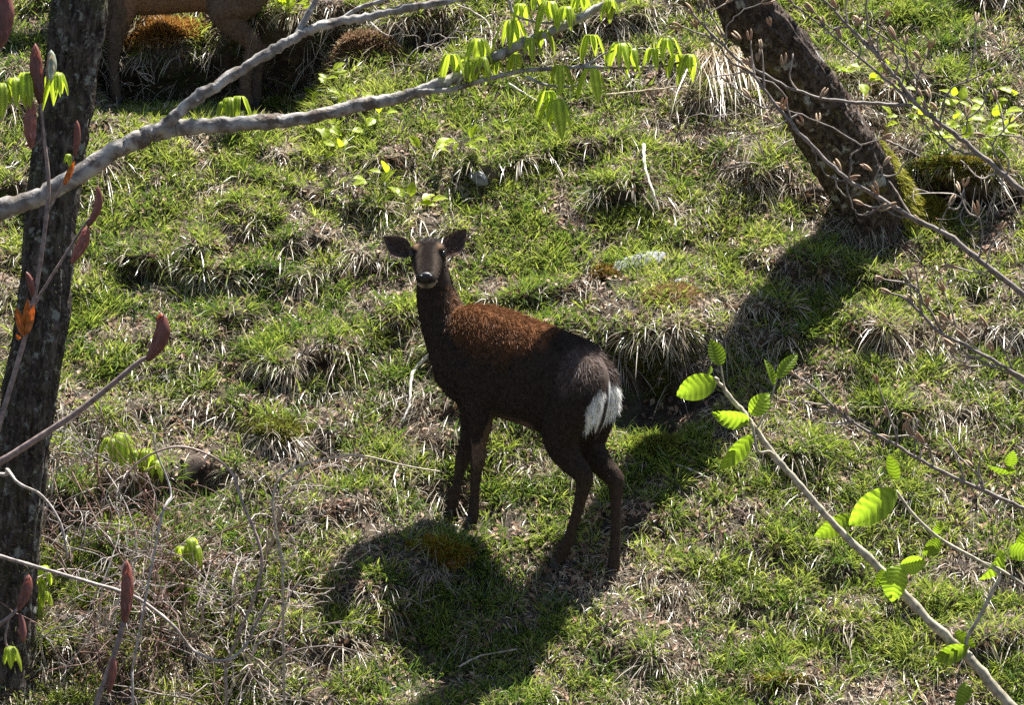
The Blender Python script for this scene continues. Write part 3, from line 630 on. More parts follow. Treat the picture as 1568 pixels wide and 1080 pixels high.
# tail: white with a dark middle stripe
tp = catmull([S1(896, 535), S1(908, 548), S1(914, 570), S1(914, 600), S1(910, 630), S1(905, 655), S1(900, 674)], 5); tp = tp - DF * np.interp(np.linspace(0, 1, len(tp)), [0, .3, .6, 1], [.0, .022, .034, .03])[:, None]
mb = MB(); m_ = len(tp); tw = np.interp(np.linspace(0, 1, m_), [0, .15, .45, .75, 1], [.020, .026, .036, .028, .006])
mb.add(*loft([(c, DL * a * 1.0, DF * a * 0.45) for c, a in zip(tp, tw)], 20, 1, 2.0))
V = np.concatenate(mb.V); lt = (V - DA) @ DL; st = sstep(0.016, 0.011, abs(lt - 0.003))[:, None]; top_ = sstep(zr1 + DA[2] - 0.01, zr1 + DA[2] + 0.03, V[:, 2])[:, None]
mb.C = [np.array([0.80, 0.78, 0.74]) * (1 - st) * (1 - top_) + np.array([0.045, 0.032, 0.028]) * st * (1 - top_) + np.array([0.12, 0.09, 0.078]) * top_]
tail = put('tail', mb.mesh('tail'), M_hide, deer); tail["label"] = 'white tail with a dark stripe down the middle'

# ---- the second deer, cut by the upper edge of the picture
BODY2 = [(418, -85, 414, -60, .03), (410, -112, 404, -20, .09), (385, -128, 380, 8, .125), (350, -130, 348, 22, .14), (300, -128, 300, 18, .15), (250, -124, 250, 22, .148), (215, -122, 215, 22, .135), (188, -122, 190, 12, .11), (168, -110, 172, -10, .08), (156, -90, 160, -40, .03)]
NECK2 = [(205, -110, 200, -10, .09), (180, -130, 165, -30, .085), (160, -160, 140, -75, .07), (142, -195, 118, -120, .06), (125, -225, 100, -165, .052), (112, -240, 90, -190, .048)]
LEGS2 = {'LH': [(390, -95, .03, .03), (388, -75, .05, .07), (385, -50, .07, .095), (372, -15, .09, .10), (348, 12, .10, .080), (350, 28, .095, .060), (368, 47, .085, .046), (388, 65, .075, .034), (386, 80, .07, .029), (377, 112, .06, .025), (376, 142, .05, .026), (378, 156, .05, .027), (378, 168, .05, .023)],
         'RH': [(392, -95, -.03, .03), (391, -75, -.05, .07), (390, -55, -.07, .09), (382, -20, -.09, .09), (372, 4, -.10, .065), (384, 28, -.095, .048), (403, 52, -.088, .033), (402, 70, -.08, .026), (395, 105, -.07, .022), (393, 140, -.055, .022), (394, 156, -.05, .022)],
         'LF': [(195, -50, .075, .085), (196, -15, .09, .066), (190, 18, .085, .046), (180, 50, .075, .033), (176, 74, .07, .028), (174, 100, .06, .022), (176, 138, .055, .023), (180, 158, .05, .02)],
         'RF': [(190, -50, -.075, .08), (182, -15, -.085, .06), (170, 20, -.08, .044), (158, 50, -.07, .031), (152, 74, -.06, .027), (146, 105, -.055, .021), (141, 138, -.05, .022), (140, 152, -.05, .02)]}
S2f = lambda px, py, lat=0.0: on_plane(px, py, DA2, DL2, lat)
def colour_two(p):
    q = p - DA2; z = p[:, 2]; s = q @ DF2; lat = q @ DL2; n = len(p); nz = fbm(s * 14, z * 14 + lat * 9, 45, 3) - 0.5
    col = np.tile([0.105, 0.072, 0.054], (n, 1)) * (1 + nz[:, None] * 0.5)
    zb = S2f(270, 5)[2]; m = (sstep(zb + 0.10, zb, z) * (s > S2f(330, 0)[0] * 0 + (S2f(325, 0) - DA2) @ DF2) * (s < (S2f(205, 0) - DA2) @ DF2))[:, None]
    col = col * (1 - 0.75 * m) + np.array([0.24, 0.13, 0.08]) * 0.75 * m
    return col, np.full(n, 0.012), np.full(n, 0.22)
HF2 = unit(DF2 + np.array([0, 0, -0.25])); HU2 = unit(np.array([0, 0, 1.0]) - HF2 * HF2[2]); HR2 = np.cross(HF2, HU2)
H2 = S2f(108, -222)
HEAD2 = dict(f=HF2, u=HU2, r=HR2, px=(108, -222), nose=(0.236, -0.026), earback=0.0, earnrm=None, earw=0.07, ears=[((112, -236), (128, -275)), ((116, -236), (140, -268))], rings=HEAD['rings'],
             flow=lambda p: np.tile(-DF2 * 0.5 + np.array([0, 0, -0.8]), (len(p), 1)))
gz2 = np.mean([f for f in foot_pts[4:]], axis=0)
deer2, _, _ = build_deer(DA2, DF2, DL2, BODY2, LEGS2, NECK2, HEAD2, colour_two, 'brown deer of which only the belly and legs show, standing before the dark bank', 26000, 0.009, gz2, FEET2)
mb = MB(); tp = catmull([S2f(408, -95), S2f(419, -80), S2f(420, -55), S2f(416, -30)], 4) - DF2 * 0.01
mb.add(*loft([(c, DL2 * a, DF2 * a * 0.5) for c, a in zip(tp, np.linspace(0.03, 0.008, len(tp)))], 14, 1, 2.0)); mb.C = [np.tile([0.5, 0.46, 0.42], (mb.n, 1))]
put('tail', mb.mesh('tail'), M_hide, deer2)
# ------------------------------------------------------------------ trees
def gnarl(path, rad, k, seed, ridges=0.10, flare=0.0):
    """trunk surface with furrowed bark relief"""
    path = np.asarray(path); T, N, B = frames(path); m = len(path); a = np.linspace(0, 2 * np.pi, k, endpoint=False)
    s = np.concatenate([[0], np.cumsum(np.linalg.norm(np.diff(path, axis=0), axis=1))])
    A, Sx = np.meshgrid(a, s)
    rel = 1 + 0.12 * (fbm(np.cos(A) * 1.3 + 7, np.sin(A) * 1.3 + Sx * 2.2, seed, 2) - 0.5) * 2
    ph = A * 9 / (2 * np.pi) * 2 + 1.6 * fbm(np.cos(A) * 2 + Sx * 3, np.sin(A) * 2, seed + 3, 2)
    rel += ridges * (abs((ph % 1) - 0.5) * 2 - 0.5) * (0.5 + fbm(np.cos(A) * 5 + Sx * 9, np.sin(A) * 5 - Sx * 7, seed + 5, 2))
    rel += ridges * 0.8 * (fbm(np.cos(A) * 9 + Sx * 14, np.sin(A) * 9 + Sx * 20, seed + 9, 2) - 0.5)
    if flare: rel += flare * np.exp(-Sx / 0.22) * (0.7 + 0.5 * np.cos(A * 4 + 1))
    R = np.asarray(rad)[:, None] * rel
    V = path[:, None] + R[..., None] * (np.cos(A)[..., None] * N[:, None] + np.sin(A)[..., None] * B[:, None])
    i, j = np.meshgrid(np.arange(m - 1), np.arange(k), indexing='ij'); j2 = (j + 1) % k
    Q = np.stack([i * k + j, i * k + j2, (i + 1) * k + j2, (i + 1) * k + j], -1).reshape(-1, 4)
    return V.reshape(-1, 3), Q
def resample(path, rad, step):
    s = np.concatenate([[0], np.cumsum(np.linalg.norm(np.diff(path, axis=0), axis=1))]); t = np.arange(0, s[-1], step)
    return np.stack([np.interp(t, s, path[:, c]) for c in range(3)], -1), np.interp(t, s, rad)
def limbs(mb, start, dirn, length, r0, depth, rg, mat_col, spread=0.7, k=6):
    n = 7; pts = [np.array(start)]; d = unit(dirn)
    for q in range(n):
        d = unit(d + rg.normal(size=3) * 0.16 + np.array([0, 0, 0.05])); pts.append(pts[-1] + d * length / n)
    pts = np.array(pts); rad = np.linspace(r0, r0 * 0.45, len(pts))
    mb.add(*tube(pts, rad, k), C=mat_col)
    if depth > 0:
        for q in rg.choice(np.arange(2, n + 1), 3, replace=False):
            limbs(mb, pts[q], unit(pts[q] - pts[q - 1]) + rg.normal(size=3) * spread, length * rg.uniform(0.45, 0.7), rad[q] * 0.6, depth - 1, rg, mat_col, spread, 5)
def tree(name, path, rad, seed, mat, label, flare=0.3, crown_at=(), k=56):
    path, rad = resample(catmull(path, 10), np.interp(np.linspace(0, 1, (len(path) - 1) * 10 + 1), np.linspace(0, 1, len(rad)), rad), 0.022)
    t = thing(name, path[0], label, 'tree')
    V, Q = gnarl(path, rad, k, seed, ridges=0.2, flare=flare); put('trunk', mesh_np('trunk', V, Q), mat, t)
    rg = np.random.default_rng(seed)
    for f, d, ln in crown_at:
        q = int(f * (len(path) - 1)); mb = MB(); limbs(mb, path[q], d, ln, rad[q] * 0.5, 2, rg, (0.1, 0.08, 0.07)); put('limb', mb.mesh('limb'), mat, t)
    return t, path, rad
# left tree: rooted low on the slope, its foot behind the bare thicket
g0 = ground_at(-2, 1062)[0] if False else plane_hit(2, 1050)
d0_ = pix(g0)[2]
pl = [g0 - CU * 0.15, P(2, 1010, d0_), P(14, 860, d0_ - .02), P(32, 700, d0_ - .04), P(62, 500, d0_ - .05), P(80, 300, d0_ - .05), P(104, 130, d0_ - .05), P(122, 0, d0_ - .06), P(140, -200, d0_ - .05), P(150, -480, d0_), P(190, -900, d0_ + .1), P(200, -1500, d0_ + .2)]
t_left, lp, lr = tree('dark_trunk_tree', pl, [.125, .108, .094, .089, .087, .087, .089, .093, .09, .085, .075, .06], 5, M_bark, 'dark furrowed tree trunk standing upright behind red buds', 0.25,
     [(0.72, (-0.8, 0.2, 0.9), 1.6), (0.85, (0.5, -0.7, 0.9), 1.3), (0.97, (0.2, 0.4, 1), 1.4), (0.97, (-0.5, -0.3, 1), 1.3)])
# right tree: leans down the slope towards the valley
g1 = ground_at(1352, 352)[0]; db = pix(plane_hit(1340, 335))[2]
pr = [g1 - CU * 0.22 + CF * 0.14, P(1345, 330, db + .03), P(1290, 230, db - .24), P(1228, 130, db - .50), P(1172, 45, db - .72), P(1138, 0, db - .82), P(1092, -190, db - 1.05), P(1020, -380, db - 1.36), P(800, -620, db - 1.8), P(760, -1000, db - 2.1)]
t_right, rp, rr_ = tree('leaning_tree', pr, [.178, .152, .132, .119, .108, .10, .10, .092, .08, .06], 9, M_bark2, 'thick leaning tree trunk with pale lichen and mossy foot', 0.35,
     [(0.80, (-0.3, -0.6, 0.9), 1.2), (0.93, (0.6, -0.3, 0.9), 1.2), (0.97, (-0.6, -0.2, 1), 1.1)])

# golden moss creeping up the sunny side of the leaning trunk
def trunk_moss(t, path, rad, smax, side, n, ca, cb):
    s = np.concatenate([[0], np.cumsum(np.linalg.norm(np.diff(path, axis=0), axis=1))]); q = rng.uniform(0.12, smax, n); T, N, B = frames(path)
    i = np.searchsorted(s, q).clip(0, len(s) - 1); a = rng.uniform(0, 2 * np.pi, n); nn = np.cos(a)[:, None] * N[i] + np.sin(a)[:, None] * B[i]
    k = (nn @ side + 0.35 * (fbm(a * 2, q * 9, 12, 2) - .5) > 0.15 + 0.75 * (q / smax) ** 1.5); i, nn, q = i[k], nn[k], q[k]; m = len(i)
    p = path[i] + nn * (rad[i] * 1.10 + 0.30 * rad[i] * np.exp(-q / .22))[:, None]; mx = rng.uniform(size=(m, 1))
    f = blades(p - nn * .01, unit(nn + np.array([0, 0, -.3]) + rng.normal(size=(m, 3)) * .45), rng.uniform(.015, .038, m), rng.uniform(.003, .006, m), rng.uniform(.2, .8, m), np.array(ca) * (1 - mx) + np.array(cb) * mx, (.7, .7, .7), (1.1, 1.1, 1.1), 'moss', M_moss, ts=(0, .6, 1), ws=(1, .9), parent=t); f["kind"] = "stuff"
trunk_moss(t_right, rp, rr_, 0.62, unit(np.array([0.85, 0.1, 0.5])), 9000, (0.36, 0.30, 0.04), (0.22, 0.25, 0.04))
trunk_moss(t_left, lp, lr, 3.2, unit(np.array([-0.5, -0.8, 0.1])), 2500, (0.09, 0.09, 0.03), (0.05, 0.06, 0.02))
# ------------------------------------------------------------------ leaves and buds
def leaf_mesh(mb, b, tip, wid, nrm, col, pleat=9, fold=0.35, curl=0.12, m=27):
    """ovate leaf with side veins pressed into it as pleats, folded along the midrib"""
    b = np.asarray(b, float); tip = np.asarray(tip, float); ax = tip - b; ln = np.linalg.norm(ax); side = unit(np.cross(nrm, ax)); nn = unit(np.cross(ax, side))
    t = np.linspace(0, 1, m + 1); wdt = wid / 2 * np.clip(np.sin(np.pi * t ** 0.72) ** 0.8, 0.02, None); wdt[-1] = 0.0008
    c = np.array([-1, -0.55, 0, 0.55, 1]); ph = (t[:, None] + 0.22 * abs(c)[None]) * pleat
    z = wdt[:, None] * abs(c)[None] * fold + ln * 0.030 * (abs(ph % 1 - 0.5) * 2 - 0.5) * (abs(c) > 0)[None] * 2.0 - curl * ln * (t[:, None] - 0.4) ** 2 * 1.5
    tt = t[:, None] + 0.0 * c[None] + 0.10 * (abs(c)[None] - 0.5) * np.sin(np.pi * t)[:, None]
    V = b + ax * tt[..., None] + side * (wdt[:, None] * c[None])[..., None] + nn * z[..., None]
    k = 5; i, j = np.meshgrid(np.arange(m), np.arange(k - 1), indexing='ij')
    Q = np.stack([i * k + j, i * k + j + 1, (i + 1) * k + j + 1, (i + 1) * k + j], -1).reshape(-1, 4)
    vein = 0.55 + 0.75 * (abs(ph % 1 - 0.5) * 2)
    mb.add(V.reshape(-1, 3), Q, None, (np.asarray(col)[None, None] * vein[..., None]).reshape(-1, 3))
def palm_mesh(mb, top, size, col, rg, n=6, spread=0.55):
    """young palmate leaf: narrow pleated leaflets hanging from one point"""
    a0 = rg.uniform(0, 6.28)
    for q in range(n):
        a = a0 + q * 2 * np.pi / n + rg.uniform(-.3, .3); out = np.array([math.cos(a), math.sin(a), 0]); L = size * rg.uniform(0.55, 1.2); wd = L * rg.uniform(0.28, 0.46)
        m = 7; t = np.linspace(0, 1, m); cen = top + out * (L * spread * (0.25 + np.sin(t * 1.6)) * (t > 0))[:, None] * 0.75 + np.array([0, 0, -1.0]) * (L * 0.95 * t ** 1.5)[:, None] + np.array([0, 0, 1]) * (0.10 * L * np.sin(np.pi * np.minimum(1, t * 2)))[:, None]
        sd = unit(np.cross(out, [0, 0, 1.0])); wv = wd / 2 * np.sin(np.pi * np.clip(t * 0.93 + 0.05, 0, 1)) ** 0.8; cs = np.array([-1, -0.5, 0, 0.5, 1]); zz = np.array([0.35, -0.05, 0.25, -0.05, 0.35])
        V = cen[:, None] + sd * (wv[:, None] * cs[None] * 0.8)[..., None] + out * (wv[:, None] * zz[None] * -0.9)[..., None]
        i, j = np.meshgrid(np.arange(m - 1), np.arange(4), indexing='ij')
        Q = np.stack([i * 5 + j, i * 5 + j + 1, (i + 1) * 5 + j + 1, (i + 1) * 5 + j], -1).reshape(-1, 4)
        cv = np.array([1.1, 0.6, 1.2, 0.6, 1.1])
        mb.add(V.reshape(-1, 3), Q, None, (np.asarray(col)[None, None] * cv[None, :, None] * np.ones((m, 1, 1)) * rg.uniform(0.8, 1.2)).reshape(-1, 3))
def bud_mesh(mb, b, tip, wid, bend, col, tipcol, k=10, slit=True):
    """long bud of two overlapping scales"""
    b = np.asarray(b, float); tip = np.asarray(tip, float); m = 14; t = np.linspace(0, 1, m)
    cen = b + (tip - b) * t[:, None] + np.asarray(bend) * (np.sin(np.pi * t) ** 1.2)[:, None]
    r = wid / 2 * np.interp(t, [0, .08, .3, .6, .85, .97, 1], [.32, .55, .92, 1, .72, .32, .04])
    V, Q, T = tube(cen, r, k); f = np.concatenate([np.repeat(t, k), [0, 1]])[:, None]; a = np.concatenate([np.tile(np.arange(k), m), [0, 0]])
    strip = (0.8 + 0.4 * (a / k > 0.5))[:, None]; mb.add(V, Q, T, (np.asarray(col) * (1 - f) + np.asarray(tipcol) * f) * strip)
def px_path(pts, d, n=6):
    """photo pixels at one depth (or a depth per point) -> smooth path in space"""
    return catmull([P(p[0], p[1], p[2] if len(p) > 2 else d) for p in pts], n)
def px_tube(mb, pts, d, r0, r1, col, k=7, n=6, bump=0.15, jit=0.0, nodes=0.0):
    path = px_path(pts, d, n); L = len(path); dm = pix(path[0])[2]; rad = np.linspace(r0, r1, L) * K * dm * (1 + nodes * np.clip(np.cos(np.arange(L) * 2 * np.pi / 9 + len(pts)), 0, 1) ** 6)
    if jit: path = path + rng.normal(size=path.shape) * jit
    mb.add(*tube(path, rad, k, bump, seed=int(abs(pts[0][0]) + abs(pts[0][1])) % 97), C=col); return path
def to_ground(mb, p, side, r, col):
    """carry a stem on, outside the picture, down to where it is rooted"""
    x, y = p[0] + side, p[1] + 0.1; z = ground_z(x, y)
    q = catmull([p, p + np.array([side * 0.5, 0.03, (z - p[2]) * 0.25]), np.array([p[0] + side * 0.9, y, p[2] + (z - p[2]) * 0.65]), np.array([x, y, z - 0.1])], 6)
    mb.add(*tube(q, np.linspace(r, r * 1.7, len(q)), 8, 0.1), C=col); return q[-1]

GREY = (0.30, 0.275, 0.245); LG = np.array([0.44, 0.54, 0.07])
# ---- grey branch reaching across, rooted in a tree left of the picture
D1 = 12.3
t = thing('grey_branched_tree', np.array([P(-260, 420, D1)[0], P(-260, 420, D1)[1], ground_z(*P(-260, 420, D1)[:2])]), 'pale grey forked branch with drooping fresh leaves reaching across the slope', 'tree')
base_p = np.array(t.location)
tr_path = catmull([base_p - np.array([0, 0, .15]), base_p + np.array([0.02, 0, 0.5]), P(-250, 420, D1), P(-262, 200, D1), P(-300, -300, D1), P(-320, -900, D1)], 8)
mb = MB(); mb.add(*tube(tr_path, np.linspace(0.085, 0.045, len(tr_path)), 14, 0.12), C=GREY); put('trunk', mb.mesh('trunk'), M_greybark, t)
mb = MB()
main = [(-250, 400), (-150, 362), (-60, 338), (0, 322), (60, 300), (120, 266), (180, 228), (225, 207), (262, 196), (300, 194), (350, 191), (400, 187), (470, 180), (540, 164), (600, 151), (650, 138), (690, 122), (722, 106), (760, 86), (800, 66), (840, 50), (880, 30), (920, 10), (965, -8), (1050, -50), (1150, -120)]
px_tube(mb, main, D1, 15.5, 5, GREY, 14, 8, 0.32, 0.0022, 0.10); put('branch', mb.mesh('branch'), M_greybark, t)
mb = MB(); px_tube(mb, [(232, 205), (262, 182), (300, 150), (340, 124), (390, 95), (430, 70), (470, 48), (510, 33), (560, 26), (620, 13), (690, 0), (780, -18), (900, -60)], D1 - .03, 9.5, 5, GREY, 14, 8, 0.32, 0.002, 0.12); put('branch', mb.mesh('branch'), M_greybark, t)
for pts, r0, r1 in [([(456, 52), (470, 25), (484, 0), (500, -40)], 6, 4), ([(520, 32), (550, 12), (585, 0), (640, -25)], 4, 3), ([(640, 140), (690, 137), (735, 124), (770, 115), (800, 108), (850, 105), (900, 102), (950, 104), (1000, 102), (1035, 97), (1060, 88)], 4.5, 1.6),
                    ([(806, 117), (830, 128), (860, 133), (880, 131), (888, 124)], 2.6, 1.5), ([(890, 102), (910, 92), (925, 82), (940, 77)], 2.2, 1.3), ([(700, 128), (715, 110), (728, 100)], 2, 1.3), ([(780, 0), (785, 18), (800, 28), (840, 35), (860, 25)], 2.4, 1.6), ([(1020, 100), (1045, 104), (1062, 100)], 1.6, 1.2)]:
    mb = MB(); px_tube(mb, pts, D1 - .02, r0, r1, GREY, 7); put('twig', mb.mesh('twig'), M_greybark, t)
rg = np.random.default_rng(3)
for (x, y, s) in [(690, 84, 46), (732, 60, 46), (738, 88, 40), (762, 94, 26), (783, 32, 56), (790, 84, 40), (812, 58, 40), (796, 6, 36), (842, 2, 52), (868, 10, 36), (905, 54, 38), (832, 46, 40), (950, 66, 52), (1000, 74, 36), (1022, 58, 44), (1056, 84, 52), (858, 100, 48), (905, 106, 58), (838, 140, 50), (850, 152, 60), (935, 0, 34), (968, 74, 34), (820, -8, 40), (890, -10, 40), (1036, 84, 40), (716, 92, 40)]:
    mb = MB(); palm_mesh(mb, P(x, y, D1 - .03 + rg.uniform(-.03, .03)), s * K * D1, LG * rg.uniform(0.8, 1.15), rg, rg.integers(5, 7)); put('leaf', mb.mesh('leaf'), M_leaf, t)

# ---- broad leaved shrub stem, right foreground
D2 = 8.0
STEMC = (0.34, 0.30, 0.21); mb = MB()
pth = [(1096, 578), (1112, 600), (1130, 622), (1152, 650), (1185, 697), (1226, 746), (1272, 797), (1320, 845), (1368, 892), (1420, 948), (1474, 998), (1520, 1050), (1568, 1108), (1640, 1200)]
px_tube(mb, pth, D2, 2.6, 8.4, STEMC, 12, 6, 0.3, 0.0012, 0.22)
end = P(1640, 1200, D2); gx = to_ground(mb, end, 0.5, 8.4 * K * D2, STEMC)
t = thing('broad_leaved_shrub', gx, 'slanting tan shrub stem with broad pleated green leaves', 'shrub'); put('stem', mb.mesh('stem'), M_twig, t)
for pts, r0, r1 in [([(1372, 752), (1400, 790), (1440, 826), (1500, 860), (1530, 880), (1520, 905), (1500, 945), (1482, 975), (1478, 1000)], 2.4, 3.5), ([(1500, 860), (1530, 872), (1580, 905)], 2, 2.5), ([(1110, 598), (1106, 575), (1103, 556)], 1.6, 1.2), ([(1160, 655), (1178, 620), (1190, 578)], 2, 1.4),
                    ([(1152, 648), (1160, 690), (1178, 692), (1185, 697)], 2.2, 2.2), ([(1376, 868), (1362, 880), (1356, 882)], 2, 2)]:
    mb = MB(); px_tube(mb, pts, D2 - .01, r0, r1, STEMC, 7); put('twig', mb.mesh('twig'), M_twig, t)
BLG = np.array([0.30, 0.44, 0.04]); rg = np.random.default_rng(5)
for bx, by, tx, ty, wd, cc in [(1096, 583, 1033, 606, 42, 1.0), (1148, 645, 1090, 636, 34, 1.0), (1150, 636, 1178, 602, 34, 1.0), (1152, 666, 1103, 720, 32, 1.0), (1104, 560, 1088, 520, 28, .55), (1190, 580, 1222, 540, 24, .7), (1186, 590, 1172, 548, 13, .7), (1372, 752, 1298, 806, 52, .95), (1300, 790, 1248, 826, 30, .7),
                               (1375, 866, 1364, 922, 48, 1.0), (1378, 866, 1418, 862, 34, .95), (1352, 872, 1340, 900, 22, .8), (1482, 992, 1430, 1012, 28, .7), (1462, 968, 1494, 992, 20, .6), (1482, 1046, 1466, 1086, 26, .8), (1536, 842, 1506, 892, 38, 1.0), (1545, 842, 1580, 850, 30, .9), (1440, 826, 1414, 852, 24, .7), (1374, 735, 1362, 695, 22, .45),
                               (1556, 722, 1508, 715, 22, .5), (1545, 715, 1552, 690, 20, .9), (1430, 818, 1442, 800, 16, .8), (1560, 840, 1575, 812, 22, .5), (1090, 560, 1085, 575, 8, .6)]:
    mb = MB(); d = D2 - .02 + rg.uniform(-.03, .03); leaf_mesh(mb, P(bx, by, d), P(tx, ty, d + rg.uniform(-.03, .03)), wd * K * D2 * rg.uniform(.85, 1.05), unit(-CF + rg.normal(size=3) * 0.35), BLG * cc * rg.uniform(.85, 1.15), rg.integers(7, 11), rg.uniform(.15, .6), rg.uniform(-.1, .45)); put('leaf', mb.mesh('leaf'), M_leaf, t)

# ---- bare budding shrubs, upper right and right
BARK_T = (0.17, 0.14, 0.115); BUDC = (0.34, 0.24, 0.14)
def budding(label, d, stems, subs, buds, side=0.55, r=7):
    root = None; mb0 = MB(); ends = []
    pm = px_tube(mb0, stems[0][0], d, stems[0][1] * .75, stems[0][2] * .8, BARK_T, 8, 6, 0.3, 0.0015)
    gx = to_ground(mb0, P(*stems[0][0][0], d), side, stems[0][1] * .75 * K * d, BARK_T)
    t = thing('budding_shrub', gx, label, 'shrub'); put('stem', mb0.mesh('stem'), M_twig, t)
    for pts, r0, r1 in stems[1:] + subs:
        mb = MB(); px_tube(mb, pts, d, r0 * .75, r1 * .8, BARK_T, 6, 5, 0.2, 0.002); put('branch', mb.mesh('branch'), M_twig, t)
    rg = np.random.default_rng(len(buds) + int(d * 10)); buds = list(buds)
    for pts, r0, r1 in stems + subs:
        pp = np.array([p[:2] for p in pts], float); nn_ = 5 if pts is stems[0][0] else 1
        for z in range(nn_):
            q = rg.integers(0, len(pp) - 1); a = pp[q] + (pp[q + 1] - pp[q]) * rg.uniform(); v = unit(pp[q + 1] - pp[q]); sg = rg.choice([-1, 1]); v = unit(v + sg * 0.9 * np.array([-v[1], v[0]])); ln = rg.uniform(25, 70)
            b = a + v * ln * .5 + rg.normal(size=2) * 5; c = a + v * ln + np.array([0, -12]) + rg.normal(size=2) * 7
            mb = MB(); px_tube(mb, [tuple(a), tuple(b), tuple(c)], d, 1.7, 1.1, np.array(BARK_T) * rg.uniform(1, 2.2), 5, 4, 0.2, 0.001); put('twig', mb.mesh('twig'), M_twig, t)
            if rg.uniform() < .6: buds.append((*c, *(c + unit(c - b) * 18)))
    for bx, by, tx, ty in buds:
        mb = MB(); a = P(bx, by, d); b = P(tx, ty, d + rg.uniform(-.02, .02))
        for sg in (-1, 1):
            v_ = b - a; off = np.cross(v_, CF) * sg * rg.uniform(.03, .2); bud_mesh(mb, a, a + v_ * rg.uniform(.75, 1.1) + off, 4.4 * K * d, off * 0.5, np.array(BUDC) * rg.uniform(.7, 1.2), (0.5, 0.38, 0.24), 6)
        put('bud', mb.mesh('bud'), M_bud, t)
    return t
def tipbuds(stems, extra, rg):
    out = []
    for pts, _, _ in stems:
        a = np.array(pts[-1][:2], float); v = unit(a - np.array(pts[-2][:2], float)); out.append((*a, *(a + v * 22)))
    for x, y in extra:
        an = rg.uniform(-2.6, -0.9); out.append((x, y, x + math.cos(an) * 20, y + math.sin(an) * 20))
    return out
rg = np.random.default_rng(8)
sA = [([(1620, 330), (1560, 288), (1505, 240), (1452, 198), (1404, 160), (1380, 128), (1340, 82), (1290, 30), (1262, 0), (1230, -40)], 6.5, 2)]
bA = [([(1398, 156), (1345, 112), (1290, 65), (1235, 22), (1215, 5)], 3, 1.5), ([(1350, 95), (1330, 50), (1326, 0), (1322, -30)], 2.5, 1.5), ([(1400, 156), (1408, 110), (1422, 76)], 2.2, 1.3), ([(1440, 188), (1452, 140), (1500, 115), (1530, 98), (1560, 70)], 2.4, 1.4), ([(1396, 160), (1345, 158), (1290, 155), (1240, 146), (1185, 122), (1150, 100)], 4.5, 2.5),
      ([(1500, 238), (1460, 228), (1425, 200), (1415, 190)], 2.4, 1.4), ([(1380, 128), (1390, 90), (1372, 60)], 2, 1.2), ([(1455, 200), (1478, 205), (1480, 180)], 2, 1.3), ([(1550, 280), (1520, 225), (1545, 190)], 2, 1.3), ([(1300, 40), (1270, 42), (1248, 20)], 2, 1.2), ([(1580, 300), (1590, 240), (1560, 210), (1510, 208)], 2.2, 1.3)]
budding('bare shrub with tan buds, its twigs crossing before the leaning trunk', 11.2, sA, bA, tipbuds(sA + bA, [(1370, 60), (1345, 95), (1412, 150), (1330, 75), (1310, 40), (1288, 60), (1262, 40), (1425, 150), (1436, 170), (1400, 110), (1360, 110), (1282, 12), (1410, 92), (1440, 200)], rg))
sB = [([(1640, 520), (1560, 446), (1502, 400), (1452, 360), (1402, 336), (1336, 297), (1292, 270), (1242, 222), (1190, 162), (1150, 112), (1100, 62), (1062, 22)], 7, 2)]
bB = [([(1300, 276), (1304, 240), (1318, 222), (1262, 190), (1205, 168)], 2.4, 1.4), ([(1318, 222), (1350, 213)], 2, 1.3), ([(1242, 222), (1215, 195), (1198, 140), (1150, 112)], 2, 1.6), ([(1190, 160), (1165, 165), (1150, 150)], 2, 1.2), ([(1150, 112), (1120, 95), (1090, 60), (1045, 42)], 2.6, 1.4), ([(1110, 75), (1115, 40), (1135, 18), (1165, 5)], 2, 1.2), ([(1402, 336), (1380, 332), (1352, 318), (1345, 300)], 2, 1.3),
      ([(1336, 297), (1340, 270), (1352, 255)], 2, 1.2), ([(1452, 360), (1440, 340), (1452, 318)], 2, 1.2), ([(1292, 272), (1306, 318), (1322, 330), (1342, 322)], 1.8, 1.1), ([(1500, 398), (1505, 360), (1498, 330)], 2, 1.2), ([(1090, 58), (1078, 30), (1080, 5)], 2, 1.2), ([(1240, 220), (1262, 262), (1285, 275), (1296, 274)], 1.8, 1.6)]
budding('long bare twig with tan buds slanting across the tree shadow', 10.6, sB, bB, tipbuds(sB + bB, [(1196, 168), (1150, 105), (1230, 192), (1252, 190), (1200, 100), (1160, 95), (1255, 150), (1135, 60), (1108, 58), (1288, 262), (1335, 262), (1410, 345), (1180, 40), (1068, 45)], rg))
sC = [([(1640, 640), (1562, 577), (1500, 541), (1444, 512), (1412, 482), (1388, 458), (1366, 450)], 5, 2)]
bC = [([(1444, 512), (1420, 470), (1402, 440), (1382, 422)], 2.6, 1.4), ([(1500, 541), (1470, 505), (1452, 492)], 2, 1.3), ([(1550, 570), (1530, 520), (1512, 500)], 2.2, 1.3), ([(1575, 590), (1540, 570), (1490, 548), (1462, 530)], 2.5, 1.5)]
budding('bare twig with folded tan buds above the leafy stem', 10.0, sC, bC, tipbuds(sC + bC, [(1420, 470), (1436, 500), (1458, 500), (1448, 505), (1480, 520), (1520, 540), (1400, 462)], rg))
sD = [([(1640, 810), (1560, 776), (1502, 750), (1432, 718), (1370, 682), (1310, 650), (1276, 622), (1244, 592), (1216, 574)], 4.5, 1.8)]
bD = [([(1310, 650), (1296, 636), (1276, 632)], 2, 1.3), ([(1370, 682), (1376, 665), (1362, 640)], 2, 1.3), ([(1502, 750), (1498, 725), (1488, 705)], 2, 1.3), ([(1432, 718), (1424, 690), (1416, 680)], 1.8, 1.2), ([(1400, 702), (1402, 680), (1398, 670)], 1.8, 1.1)]
